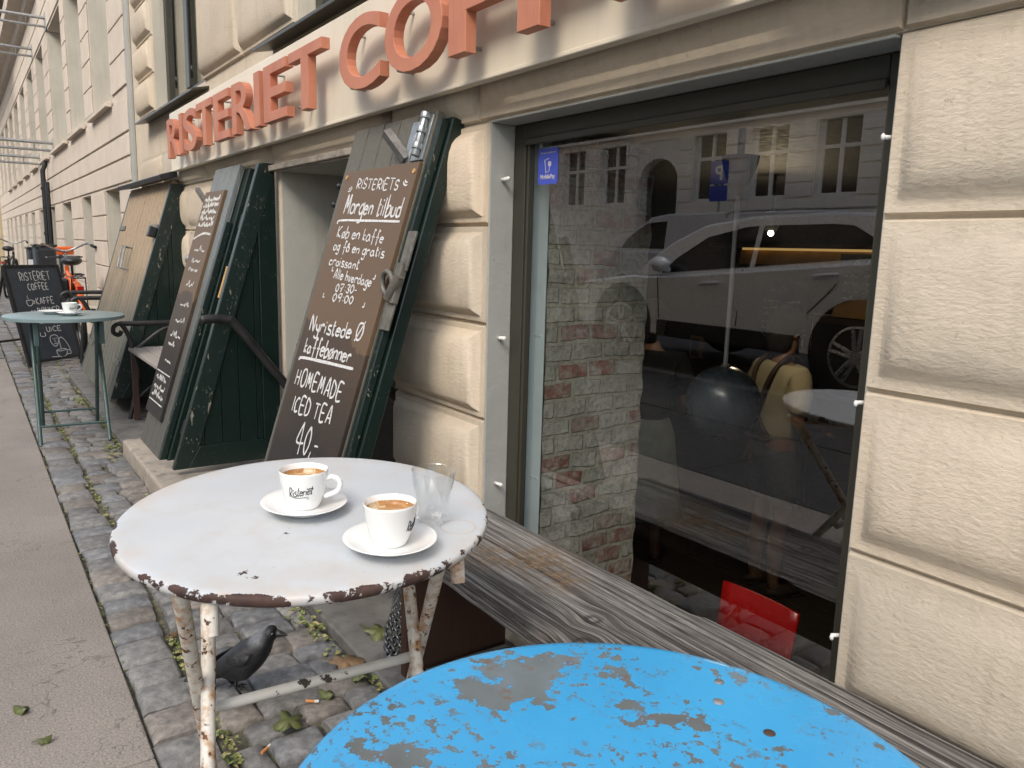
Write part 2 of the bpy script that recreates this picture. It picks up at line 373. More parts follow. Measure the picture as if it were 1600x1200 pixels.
def glass(name, ior, tint):
    k = NB(name); t = k.t
    lw = k.n('LayerWeight', i_Blend=.5); fr5 = k.math('POWER', lw.outputs['Facing'], 5.); frv = k.math('MULTIPLY_ADD', fr5, 1-ior, ior); tr = k.n('BsdfTransparent', i_Color=tint); gl = k.n('BsdfGlossy', i_Roughness=0.0)
    gl.inputs['Color'].default_value = (1, 1, 1, 1)
    mx = k.n('MixShader'); t.links.new(frv, mx.inputs[0]); t.links.new(tr.outputs[0], mx.inputs[1]); t.links.new(gl.outputs[0], mx.inputs[2])
    t.links.new(mx.outputs[0], k.o.inputs[0]); t.nodes.remove(k.b); return k.m
M['pane'] = glass('window_glass', .175, (.90, .93, .92))
M['tumbler'] = glass('clear_tumbler_glass', .07, (.98, .985, .985))
def emit(name, c, st):
    k = NB(name); k.P(Base_Color=c, Emission_Color=c, Emission_Strength=st); return k.m
M['warmglow'] = emit('warm_shelf_light', (1., .6, .2), .18)
M['lampglow'] = emit('white_ceiling_spot', (1., .9, .75), 8)

def crema():
    k = NB('coffee_crema')
    n1 = k.noise(60, 6, .6, None, .6)
    n2 = k.noise(28, 3, .5, None, 1.2)
    c = k.ramp(n1, [(.3, (.27, .115, .035)), (.5, (.40, .20, .065)), (.7, (.50, .30, .125))])
    c = k.mix(k.ramp(n2, [(.52, 0), (.60, .85)]), c, (.60, .50, .34))
    k.P(Base_Color=c, Roughness=.35); return k.m
M['crema'] = crema()
def birdmat():
    k = NB('jackdaw_plumage')
    nape = k.spot((.073, .0, .203), .022, .050)
    c = k.ramp(k.noise(60, 5), [(.3, (.006, .0065, .008)), (.7, (.015, .016, .02))])
    c = k.mix(k.math('MULTIPLY', nape, .9), c, k.ramp(k.noise(90, 4), [(.3, (.10, .11, .125)), (.7, (.22, .23, .25))]))
    cap = k.spot((.128, 0, .215), .02, .032)
    c = k.mix(cap, c, (.006, .006, .008))
    k.P(Base_Color=c, Roughness=.5); k.bump(k.noise(130, 4, .6, k.coord((.5, 1, 1))), .6, .003); return k.m
M['bird'] = birdmat()

# ------------------------------------------------------------------ mesh helpers
class MB:
    def __init__(s): s.v = []; s.f = []
    def add(s, vs, fs):
        o = len(s.v); s.v += [Vector(x) for x in vs]; s.f += [tuple(i+o for i in f) for f in fs]; return s
    def box(s, x0, x1, y0, y1, z0, z1, mat=None):
        vs = [Vector(p) for p in ((x0, y0, z0), (x1, y0, z0), (x1, y1, z0), (x0, y1, z0), (x0, y0, z1), (x1, y0, z1), (x1, y1, z1), (x0, y1, z1))]
        if mat is not None: vs = [mat @ p for p in vs]
        return s.add(vs, [(0, 3, 2, 1), (4, 5, 6, 7), (0, 1, 5, 4), (1, 2, 6, 5), (2, 3, 7, 6), (3, 0, 4, 7)])
    def tube(s, pts, r, n=8, cap=True, close=False):
        pts = [Vector(p) for p in pts]; N = len(pts); rr = r if isinstance(r, (list, tuple)) else [r]*N
        base = len(s.v); up = None
        for i, p in enumerate(pts):
            a = pts[i-1] if (i > 0 or close) else p; b = pts[(i+1) % N] if (i < N-1 or close) else p
            t = (b-a).normalized()
            if up is None:
                up = t.orthogonal().normalized()
            up = (up-t*up.dot(t)); up = up.normalized() if up.length > 1e-6 else t.orthogonal().normalized()
            q = t.cross(up)
            for j in range(n):
                an = 2*PI*j/n; s.v.append(p+(up*math.cos(an)+q*math.sin(an))*rr[i])
        L = N if close else N-1
        for i in range(L):
            for j in range(n):
                a = base+i*n+j; b = base+i*n+(j+1) % n; c = base+((i+1) % N)*n+(j+1) % n; d = base+((i+1) % N)*n+j
                s.f.append((a, b, c, d))
        if cap and not close:
            s.f.append(tuple(base+j for j in range(n))[::-1]); s.f.append(tuple(base+(N-1)*n+j for j in range(n)))
        return s
    def lathe(s, prof, c=(0, 0, 0), n=40, capb=False, capt=False, fn=None, mat=None):
        base = len(s.v); c = Vector(c)
        for i, (r, z) in enumerate(prof):
            for j in range(n):
                a = 2*PI*j/n; q = r*(fn(a, z) if fn else 1)
                p = Vector((q*math.cos(a), q*math.sin(a), z))
                s.v.append(c+(mat @ p if mat is not None else p))
        for i in range(len(prof)-1):
            for j in range(n):
                s.f.append((base+i*n+j, base+i*n+(j+1) % n, base+(i+1)*n+(j+1) % n, base+(i+1)*n+j))
        if capb: s.f.append(tuple(base+j for j in range(n))[::-1])
        if capt: s.f.append(tuple(base+(len(prof)-1)*n+j for j in range(n)))
        return s
    def prism(s, poly, d):      # polygon (3d points), extruded by vector d
        n = len(poly); d = Vector(d); a = [Vector(p) for p in poly]
        return s.add(a+[p+d for p in a], [tuple(range(n))[::-1], tuple(range(n, 2*n))]+[(i, (i+1) % n, n+(i+1) % n, n+i) for i in range(n)])
    def ball(s, c, r, n=12, m=8, sc=(1, 1, 1)):
        prof = [(r*math.sin(PI*i/m), -r*math.cos(PI*i/m)) for i in range(m+1)]
        prof[0] = (1e-4, -r); prof[-1] = (1e-4, r)
        mt = Matrix.Diagonal(sc)
        return s.lathe(prof, c, n, mat=mt)
    def build(s, name, mat, parent=None, smooth=False, bevel=0, seg=2, loc=None, solid=0):
        off = Vector(loc) if loc is not None else Vector(parent['_org']) if parent is not None else Vector((0, 0, 0))
        me = bpy.data.meshes.new(name); me.from_pydata([tuple(p-off) for p in s.v], [], s.f)
        bm = bmesh.new(); bm.from_mesh(me); bmesh.ops.recalc_face_normals(bm, faces=bm.faces); bm.to_mesh(me); bm.free()
        o = bpy.data.objects.new(name, me); COL.objects.link(o); me.materials.append(mat)
        if parent is not None: o.parent = parent; o['_org'] = parent['_org']
        else: o.location = off
        if smooth:
            me.polygons.foreach_set('use_smooth', [True]*len(me.polygons)); me.update()
            if smooth is not True:
                me.set_sharp_from_angle(angle=R_(smooth))
        if solid:
            q = o.modifiers.new('solid', 'SOLIDIFY'); q.thickness = solid; q.offset = 0
        if bevel:
            q = o.modifiers.new('bevel', 'BEVEL'); q.width = bevel; q.segments = seg; q.limit_method = 'ANGLE'; q.angle_limit = R_(35)
        return o

def tag(o, label, cat, group=None, kind=None):
    o['label'] = label; o['category'] = cat
    if group: o['group'] = group
    if kind: o['kind'] = kind
    return o
def struct(o, kind='structure'):
    o['kind'] = kind; return o
def thing(name, label, cat, loc=(0, 0, 0), group=None, rot=0):
    o = bpy.data.objects.new(name, None); COL.objects.link(o); o.empty_display_size = .1
    o.location = loc; o.rotation_euler = (0, 0, rot); o['_org'] = tuple(loc) if rot == 0 else (0, 0, 0)
    return tag(o, label, cat, group)
def proto(name, label, cat, loc=(0, 0, 0), group=None, rot=(0, 0, 0)):   # parts in local coordinates
    o = thing(name, label, cat, loc, group); o['_org'] = (0, 0, 0); o.rotation_euler = rot; return o
def copy_tree(o, parent=None):
    c = o.copy(); COL.objects.link(c)
    if parent is not None: c.parent = parent
    for ch in [x for x in bpy.data.objects if x.parent == o]: copy_tree(ch, c)
    return c
def part(p, name, mat, mb, **k): return mb.build(name, mat, p, **k)

def arc(c, r, a0, a1, n, ax='xz'):
    out = []
    for i in range(n+1):
        a = a0+(a1-a0)*i/n; u, v = r*math.cos(a), r*math.sin(a)
        out.append(Vector(c)+(Vector((u, 0, v)) if ax == 'xz' else Vector((0, u, v)) if ax == 'yz' else Vector((u, v, 0))))
    return out
def smoothpts(pts, k=6):
    pts = [Vector(p) for p in pts]; out = []
    for i in range(len(pts)-1):
        p0 = pts[max(0, i-1)]; p1 = pts[i]; p2 = pts[i+1]; p3 = pts[min(len(pts)-1, i+2)]
        for j in range(k):
            t = j/k
            out.append(.5*((2*p1)+(p2-p0)*t+(2*p0-5*p1+4*p2-p3)*t*t+(3*p1-p0-3*p2+p3)*t**3))
    return out+[pts[-1]]

# handwriting: each glyph is strokes of (digit x, letter y) pairs; e = baseline, o = cap height
GL = {'R': '0e0o4n5l4j0i 1i5e', 'I': '0e0o', 'S': '5m3o1n0l1j4i5g3e0f', 'T': '3e3o 0o6o', 'E': '5e0e0o5o 0j4j', 'M': '0e1o3h5o6e', 'K': '0e0o 5o0i5e', 'A': '0e3o5e 1h4h',
 'N': '0e0o5e5o', 'H': '0e0o 5e5o 0j5j', 'O': '3o1n0j1f3e5f6j5n3o', 'D': '0e0o4m5j4f0e', 'C': '5n3o1m0j1f3e5f', 'B': '0e0o4n4k0j 0j5i5f0e', 'F': '0e0o5o 0j4j', 'Ø': '3o1n0j1f3e5f6j5n3o 0d6p',
 'L': '0o0e4e', 'G': '5n3o1m0j1f3e5f5i3i', 'U': '0o0g2e4g4o', 'P': '0e0o4n4k0i', 'Y': '0o3j 6o3j3e', 'W': '0o1e3k5e6o', 'V': '0o3e6o',
 '4': '4d3o 3o0h6h', '0': '2o0l0h2e4h4l2o', '7': '0o5o2e 1j4j', '3': '0n3o4m2j4h3e0f', '9': '4l2j0l2o4o4l3e', ',': '1f0c', '-': '0i3i', ':': '1g1h 1k1l', "'": '0o1m', '1': '0m2o2e', '2': '0m2o4m0e4e', '5': '4o0o0k3j4g2e0f', '6': '4o1k0g2e4g3j0i', '8': '2j0m2o4m2j0g2e4g2j',
 'o': '2j0i0f2e4f4i2j', 'r': '0j0e 0h2j4i', 'g': '4k4c3a1a0b 4i2j0h0f2e4g', 'e': '0h4h4i2j0i0f2e4f', 'n': '0j0e 0h2j4i4e', 't': '1n1f2e3f 0k3k', 'i': '0j0e 0l0m', 'l': '0o0e', 'b': '0o0e2e4f4i2j0h', 'u': '0j0f2e4f 4j4e', 'd': '4o4e 4f2e0f0i2j4i', 'k': '0o0e 3j0h3e',
 'ø': '2j0i0f2e4f4i2j 0d4k', 'a': '4j4g5e 4i2j0h0f2e4g', 'f': '4n3o2n2b 0i4i', 'å': '4j4e 4i2j0i0f2e4g 2m1l2k3l2m', 's': '4j1j1h4g4e0e', 'c': '4i2j0i0f2e4f', 'h': '0o0e 0h2j4i4e', 'v': '0j2e4j', 'y': '0j1g3f4g 4j4b2a0b', 'm': '0j0e 0h2j3i3e 3h5j6i6e', 'p': '0j0a 0i2j4i4f2e0f'}
def glyph_strokes(ch):
    return [[(int(st[i]), ord(st[i+1])-101) for i in range(0, len(st), 2)] for st in GL[ch].split()]
def text_lines(txt, jitter=.25):
    out = []; x = 0
    for ch in txt:
        if ch == ' ': x += 4; continue
        if ch not in GL: x += 3; continue
        ss = glyph_strokes(ch); wd = max(p[0] for s in ss for p in s)
        dy = random.uniform(-jitter, jitter); sk = random.uniform(.9, 1.08)
        for s in ss: out.append([(x+p[0]*sk+random.uniform(-.08, .08), p[1]*sk+dy+random.uniform(-.1, .1)) for p in s])
        g = 2.7 if ch.isupper() or ch in 'il' else 2.0
        x += wd+g
    return out, x-g
def ribbon(mb, pts, nrm, wd, thick=.0008):
    # flat brush stroke lying on a board with normal nrm
    pts = [Vector(p) for p in pts]; N = len(pts)
    if N < 2: return
    base = len(mb.v)
    for i, p in enumerate(pts):
        t = (pts[min(N-1, i+1)]-pts[max(0, i-1)])
        t = t.normalized() if t.length > 1e-9 else Vector((1, 0, 0)); q = nrm.cross(t).normalized()
        ww = wd*.5*(1+.22*mn.noise(p*38)) * (.75 if i in (0, N-1) else 1)
        mb.v += [p-q*ww, p+q*ww, p-q*ww+nrm*thick, p+q*ww+nrm*thick]
    for i in range(N-1):
        a = base+i*4; b = a+4
        mb.f += [(a+2, a+3, b+3, b+2), (a, b, b+2, a+2), (a+1, a+3, b+3, b+1)]
    mb.f += [(base, base+2, base+3, base+1), (base+4*N-4, base+4*N-3, base+4*N-1, base+4*N-2)]
def write(mb, txt, fn, p0, p1, cap, nrm, wd):
    # fn(u,v)->point; baseline runs from p0 to p1, cap height cap
    ls, L = text_lines(txt)
    for st in ls:
        q = []
        for (x, y) in st:
            f = x/L; q.append(fn(p0[0]+(p1[0]-p0[0])*f, p0[1]+(p1[1]-p0[1])*f+y/10*cap))
        ribbon(mb, smoothpts(q, 5) if len(q) > 2 else q, nrm, wd)
def scribble(mb, fn, u0, u1, v, h, nrm, wd):
    q = []; n = max(4, int((u1-u0)/(h*.45)))
    for i in range(n+1):
        q.append(fn(u0+(u1-u0)*i/n, v+random.uniform(0, h)*(1 if i % 2 else .25)))
        if random.random() < .22 and len(q) > 2: ribbon(mb, smoothpts(q, 3), nrm, wd); q = []
    if len(q) > 2: ribbon(mb, smoothpts(q, 3), nrm, wd)

def bfont_mesh(txt, size, extrude, offset=0, bevel=0, align='LEFT'):
    cu = bpy.data.curves.new('lettering', 'FONT'); cu.body = txt; cu.size = size; cu.extrude = extrude; cu.offset = offset; cu.bevel_depth = bevel
    cu.align_x = align; cu.resolution_u = 6
    o = bpy.data.objects.new('tmp', cu); COL.objects.link(o)
    dg = bpy.context.evaluated_depsgraph_get(); me = bpy.data.meshes.new_from_object(o.evaluated_get(dg))
    bpy.data.objects.remove(o); bpy.data.curves.remove(cu)
    return me
def mesh_to_mb(me, M4):
    mb = MB(); mb.v = [M4 @ v.co for v in me.vertices]; mb.f = [tuple(p.vertices) for p in me.polygons]; bpy.data.meshes.remove(me); return mb

def skin(name, mat, parent, chains, sub_=2, root=0):
    # chains: list of (start vertex index or None, [(pos, radius), ...]); vertices numbered in order
    bm = bmesh.new(); sk = bm.verts.layers.skin.verify(); vs = []
    for (st, pts) in chains:
        prev = vs[st] if st is not None else None
        for (p, r) in pts:
            v = bm.verts.new(p); rr = r if isinstance(r, tuple) else (r, r); v[sk].radius = rr; vs.append(v)
            if prev is not None: bm.edges.new((prev, v))
            prev = v
    bm.verts.ensure_lookup_table(); vs[root][sk].use_root = True
    me = bpy.data.meshes.new(name); bm.to_mesh(me); bm.free(); me.materials.append(mat)
    o = bpy.data.objects.new(name, me); COL.objects.link(o); o.parent = parent
    s1 = o.modifiers.new('skin', 'SKIN'); s1.use_smooth_shade = True
    s2 = o.modifiers.new('sub', 'SUBSURF'); s2.levels = sub_; s2.render_levels = sub_
    return o

# ------------------------------------------------------------------ ground
W = 1.25
struct(MB().box(-60, 20, -3.0, W+.015, -.5, -.06).build('ground', M['soil']))
struct(MB().box(-60, 20, -30, -3.0, -.5, -.03).build('road', M['road']))
pvm = MB(); xp = 12
for xq in (-1.78, -3.35, -5.05, -6.5, -8.1, -9.8, -11.6, -14, -17, -20, -60):
    pvm.box(xq+.002, xp-.002, -.47, .278, -.059, 0); xp = xq
struct(pvm.build('pavement', M['asphalt'], bevel=.004))
fwm = MB(); rn0 = random.Random(8); xx = -40
while xx < 6:
    fwm.box(xx, xx+1.19, -1.59, -.478, -.059, .0); fwm.box(xx+.4, xx+1.59, -2.84, -1.61, -.059, .0); xx += 1.2
struct(fwm.build('granite_footway', simple('dark_granite_flags', (.062, .060, .057), .7, var=.35, scale=6, bump=.4, bscale=50, dirt=(.035, .034, .033)), bevel=.006))
kb = MB()
for i in range(40): kb.box(-40+i*1.2, -40+i*1.2+1.19, -2.999, -2.85, -.058, .012)
struct(kb.build('kerb', M['stoneedge'], bevel=.012))
struct(MB().box(-60, 12, .279, W+.015, -.059, -.022).build('cobble_bed', M['soil']))

def setts(name, rects, seed):
    rnd = random.Random(seed); mb = MB(); cols = []
    def stone(x0, x1, y0, y1):
        g = .003+rnd.random()*.004; x0 += g; x1 -= g; y0 += g; y1 -= g
        h = rnd.uniform(-.006, .006); tx, ty = rnd.uniform(-.03, .03), rnd.uniform(-.03, .03)
        cx, cy = (x0+x1)/2, (y0+y1)/2; o = len(mb.v); n = 5; far = cx < -7
        if far: n = 3
        js = [(rnd.uniform(-.010, .010), rnd.uniform(-.010, .010)) for _ in range(4)]
        for i in range(n):
            for j in range(n):
                u, v = i/(n-1), j/(n-1)
                jx = (js[0][0]*(1-u)+js[1][0]*u)*(1-v)+(js[2][0]*(1-u)+js[3][0]*u)*v
                jy = (js[0][1]*(1-u)+js[1][1]*u)*(1-v)+(js[2][1]*(1-u)+js[3][1]*u)*v
                e = max(abs(2*u-1), abs(2*v-1)); z = h-(.007 if e > .99 else 0)-(.006 if abs(2*u-1) > .99 and abs(2*v-1) > .99 else 0)
                x = x0+(x1-x0)*(u if not (n == 5 and i in (1, 3)) else (.09 if i == 1 else .91)); y = y0+(y1-y0)*(v if not (n == 5 and j in (1, 3)) else (.09 if j == 1 else .91))
                pz = mn.noise(Vector((x*25, y*25, 3)))*.004+mn.noise(Vector((x*60, y*60, 9)))*.002
                mb.v.append(Vector((x+jx, y+jy, z+pz+(x-cx)*tx+(y-cy)*ty)))
        fs = len(mb.f)
        for i in range(n-1):
            for j in range(n-1): mb.f.append((o+i*n+j, o+(i+1)*n+j, o+(i+1)*n+j+1, o+i*n+j+1))
        rim = [i*n for i in range(n)]+[(n-1)*n+j for j in range(1, n)]+[i*n+n-1 for i in range(n-2, -1, -1)]+[j for j in range(n-2, 0, -1)]
        o2 = len(mb.v)
        for q in rim: p = mb.v[o+q]; mb.v.append(Vector((p.x+(p.x-cx)*.04, p.y+(p.y-cy)*.04, -.05)))
        for q in range(len(rim)): r = (q+1) % len(rim); mb.f.append((o+rim[q], o+rim[r], o2+r, o2+q))
        t = rnd.uniform(.72, 1.18); tint = rnd.choice([(1, 1, 1)]*5+[(.95, .99, 1.05)]*2+[(1.09, 1.0, .92)]*2)
        cols.append((len(mb.f)-fs, (t*tint[0], t*tint[1], t*tint[2], 1)))
    for (x0, x1, y0, y1, mode) in rects:
        if mode == 'border':
            x = x0
            while x < x1:
                l = rnd.uniform(.105, .165); stone(x, min(x1, x+l), y0, y1+rnd.uniform(-.012, .008)); x += l
        else:
            x = x0; k = 0
            while x < x1:
                l = rnd.uniform(.085, .118); y = y0-(rnd.uniform(0, .1))
                while y < y1:
                    q = rnd.uniform(.11, .18)
                    ya, yb = max(y, y0), min(y+q, y1)
                    if y1-yb < .06: yb = y1
                    if yb-ya > .05: stone(x+rnd.uniform(-.004, .004), x+l+rnd.uniform(-.004, .004), ya, yb)
                    y = yb if yb == y1 else y+q
                x += l
    o = mb.build(name, M['cobble'], smooth=55)
    ca = o.data.color_attributes.new('tone', 'FLOAT_COLOR', 'CORNER'); i = 0
    fc = []
    for cnt, c in cols: fc += [c]*cnt
    # faces keep their order through recalc
    for p, c in zip(o.data.polygons, fc):
        for li in p.loop_indices: ca.data[li].color = c
    return struct(o)
setts('cobblestones', [(-22, .3, .285, .425, 'border'), (-3.45, .3, .44, .835, 'rows'), (-7.6, -3.45, .44, .66, 'rows'), (-22, -7.6, .44, 1.24, 'rows')], 3)

# flagstones along the wall
fl = MB(); rn = random.Random(5)
x = -3.42
while x < 3:
    l = rn.uniform(.75, 1.15); fl.box(x, x+l-.008, .85, W+.015, -.05, .008+rn.uniform(-.003, .003)); x += l
for (a, b) in ((-7.55, -6.35), (-6.34, -5.5), (-5.49, -4.66)): fl.box(a, b-.008, .68, W+.015, -.05, .02)
struct(fl.build('flagstones', M['stoneedge'], bevel=.006))
struct(MB().box(-4.63, -3.50, .65, W+.015, -.05, .085).build('doorstep', M['stonewarm'], bevel=.012))
struct(MB().box(-9.7, -8.9, .02, .276, .0005, .006).build('drain_cover', M['stoneedge'], bevel=.003))

# weeds, moss and leaf litter in the joints
wl = MB(); rn = random.Random(11)
def litter(x, y, z, r):
    a = rn.random()*6.3; t = rn.uniform(-.7, .7); q = Matrix.Rotation(a, 3, 'Z') @ Matrix.Rotation(t, 3, 'X')
    c = Vector((x, y, z))
    wl.add([c+q @ Vector(p)*r for p in ((-1, 0, 0), (-.2, -.55, .12), (1, 0, 0), (-.1, .55, .12))], [(0, 1, 2, 3)])
for i in range(4200):
    x = -rn.random()**1.4*9.5-.6; pick = rn.random()
    y = rn.gauss(.432, .011) if pick < .42 else rn.gauss(.842 if x > -3.45 else .668, .012) if pick < .85 else rn.gauss(.281, .006)
    if mn.noise(Vector((x*2.3, y*3, 0))) < -.05-(.1 if pick > .85 else 0): continue
    litter(x, y, rn.uniform(-.015, .004), rn.uniform(.003, .011)*(1.2 if pick < .85 else .7))
for i in range(500):
    x = -.6-rn.random()*7; y = rn.uniform(.3, .83)
    if mn.noise(Vector((x*3.1, y*3, 7))) > .18: litter(x, y, rn.uniform(-.02, -.004), rn.uniform(.003, .008))
for (cx, cy, n) in ((-3.55, .63, 150), (-3.25, .66, 120), (-2.2, .80, 80), (-6.3, .62, 120), (-4.75, .60, 90)):
    for i in range(n): litter(rn.gauss(cx, .10), rn.gauss(cy, .018), rn.uniform(-.005, .022), rn.uniform(.006, .016))
k = NB('weeds_and_litter'); cc = k.ramp(k.noise(55, 3, .6), [(.32, (.05, .085, .015)), (.48, (.16, .20, .05)), (.56, (.33, .31, .13)), (.66, (.36, .29, .16)), (.75, (.22, .12, .05))])
k.P(Base_Color=cc, Roughness=.8)
wo = wl.build('weeds', k.m); struct(wo, 'stuff'); wo['label'] = 'moss, weeds and dry leaf litter in the joints of the cobbles'; wo['category'] = 'weeds'

# ------------------------------------------------------------------ cafe building
bld = thing('cafe_building', 'warm beige rusticated stone cafe building with a basement shop window and cellar door', 'building', (-2, W, 0))
fw_ = MB()
YB = 1.85
def wbox(x0, x1, z0, z1, y1=YB): fw_.box(x0, x1, W+.016, y1, z0, z1)
wbox(-1.925, -.735, -.95, .22, W+.12)
for (a, b, c, d) in ((-.735, 4.0, -.95, 1.525), (-2.515, -1.925, -1.2, 1.525), (-4.0, -3.74, -1.2, 1.525), (-5.5, -4.75, -.2, 1.525), (-4.75, -4.0, -.2, .3), (-7.45, -5.5, -.2, 1.525),
                     (-7.45, 4.0, 1.525, 2.1), (-7.45, -6.40, 2.1, 3.9), (-5.05, -3.45, 2.1, 3.9), (-2.1, -.5, 2.1, 3.9), (.85, 4.0, 2.1, 3.9), (-7.45, 4.0, 3.9, 11.5)):
    wbox(a, b, c, d)
part(bld, 'facade_wall', M['facade'], fw_)
rev = MB()      # grey painted reveals, 4 mm proud of the wall core, and the passage walls
def reveal(x0, x1, z0, z1, d, bottom=True):
    y0, y1 = W+.0, W+d
    rev.box(x0, x0+.006, y0+.004, y1, z0, z1); rev.box(x1-.006, x1-.0005, y0+.018, y1, z0, z1); rev.box(x0+.006, x1-.006, y0+.004, y1, z1-.006, z1)
for (a, b, c, d) in ((-6.40, -5.05, 2.1, 3.9), (-3.45, -2.1, 2.1, 3.9), (-.5, .85, 2.1, 3.9)):
    rev = MB(); reveal(a, b, c, d, .088); part(bld, 'painted_reveal', M['reveal_left'], rev, bevel=.004)
for (a, b, c, d) in ((-1.925, -.735, .22, 1.525), (-4.75, -4.0, .3, 1.525)):
    rev = MB(); reveal(a, b, c, d, .088); part(bld, 'painted_reveal', M['reveal'], rev, bevel=.004)

RIM = [(0, -.012), (.003, -.012), (.007, 0), (.024, .0), (.030, .003), (.044, .016), (.062, .025), (.085, .030), (.12, .032)]
PIL = [(0, -.014), (.004, -.014), (.008, 0), (.022, .0), (.026, .004), (.036, .018), (.052, .031), (.078, .041), (.11, .046)]
blk = MB()
tones = []
def block(x0, x1, z0, z1, prof=RIM, y=W):
    tones.append((random.uniform(.86, 1.06), random.uniform(-.03, .03), len(prof)*4-3))
    o = len(blk.v)
    for (i, d) in prof:
        i = min(i, (z1-z0)*.42, (x1-x0)*.42)
        for (px, pz) in ((x0+i, z0+i), (x1-i, z0+i), (x1-i, z1-i), (x0+i, z1-i)): blk.v.append(Vector((px, y-d, pz)))
    for r in range(len(prof)-1):
        for c in range(4): blk.f.append((o+r*4+c, o+r*4+(c+1) % 4, o+r*4+4+(c+1) % 4, o+r*4+4+c))
    e = o+(len(prof)-1)*4; blk.f.append((e, e+1, e+2, e+3))
ZS = [-.19, .085, .373, .660, .948, 1.237, 1.525]
for i in range(6):
    a, b = ZS[i], ZS[i+1]
    for k_, (p, q) in enumerate(((-.735, .62), (.62, 1.95), (1.95, 3.3))): block(p, q, a, b, RIM)
    block(-2.515, -1.925, a, b, PIL)
    block(-5.5, -4.75, a, b, RIM); block(-7.02, -5.5, a, b, RIM)
for (p, q) in ((-1.98, -.73), (-2.54, -1.98), (-3.79, -2.54), (-5.0, -3.79), (-6.2, -5.0), (-7.02, -6.2), (-.73, .62), (.62, 1.95), (1.95, 3.3)): block(p, q, 1.527, 1.80, RIM)
ZU = [2.10, 2.37, 2.63, 2.90, 3.17, 3.44, 3.71, 3.98]
for i in range(7):
    a, b = ZU[i], ZU[i+1]
    if b < 3.9:
        block(-7.02, -6.42, a, b, PIL)
for i in range(0, 6, 2):
    a, b = ZU[i], ZU[i+2]
    for (p, q) in ((-5.03, -4.24), (-4.24, -3.47), (-2.08, -1.3), (-1.3, -.52), (.87, 1.6)): block(p, q, a, b, PIL)
for i in range(10):
    for j in range(9): block(-7.02+j*1.2, -5.82+j*1.2-.01, 3.98+i*.7, 4.68+i*.7-.01, RIM)
M['facade_block'] = plaster('warm_beige_block_render', (.63, .545, .43), bstr=.5, grain=85, tone=True)
bo = part(bld, 'rusticated_block', M['facade_block'], blk, smooth=42); bo['kind'] = 'stuff'
ca = bo.data.color_attributes.new('tone', 'FLOAT_COLOR', 'CORNER'); fi = 0
for t_, h_, cnt in tones:
    for p_ in bo.data.polygons[fi:fi+cnt]:
        for li in p_.loop_indices: ca.data[li].color = (t_*(1+h_), t_, t_*(1-h_), 1)
    fi += cnt
st = MB().box(-7.43, -7.30, W-.012, W+.015, -.05, 11.4)
part(bld, 'corner_strip', M['reveal'], st, bevel=.006)

# shop window
wf = MB()
wf.box(-1.919, -1.866, W+.086, W+.118, .22, 1.519); wf.box(-.795, -.742, W+.086, W+.118, .22, 1.519)
wf.box(-1.866, -.795, W+.086, W+.118, 1.468, 1.519); wf.box(-1.866, -.795, W+.086, W+.118, .22, .265)
wf.box(-1.866, -1.856, W+.092, W+.116, .265, 1.468); wf.box(-1.856, -.795, W+.078, W+.086, 1.458, 1.478)
win = part(bld, 'shop_window', M['green_frame'], wf, bevel=.004)
pane = MB().box(-1.860, -.80, W+.112, W+.1125, .445, 1.472)
pn = MB(); pn.add([(-1.864, W+.112, .26), (-.79, W+.112, .26), (-.79, W+.112, 1.476), (-1.864, W+.112, 1.476)], [(0, 1, 2, 3)])
part(win, 'pane', M['pane'], pn)
jl = MB().box(-1.924, -1.881, W+.125, W+.192, .22, 1.50); jl.box(-1.924, -1.876, W+.128, W+.150, .22, 1.50)
part(win, 'jamb_lining', M['pale_blue'], jl, bevel=.004)
sticker_loc = (-1.789, W+.1105, 1.40)
hk = []
for (x, z) in ((-1.919, 1.365), (-1.919, .908), (-1.919, .46)):
    part(bld, 'wall_hook', M['white'], MB().tube([(x, W+.045, z), (x+.030, W+.045, z+.002)], .0055, 8).ball((x+.032, W+.045, z+.002), .0065, 8, 6), smooth=True)
for z in (1.367, .921, .484):
    part(bld, 'wall_hook', M['white'], MB().tube([(-.741, W+.03, z), (-.752, W+.012, z)], .004, 8).ball((-.747, W+.006, z), .0058, 8, 6, (.7, .6, 1)), smooth=True)

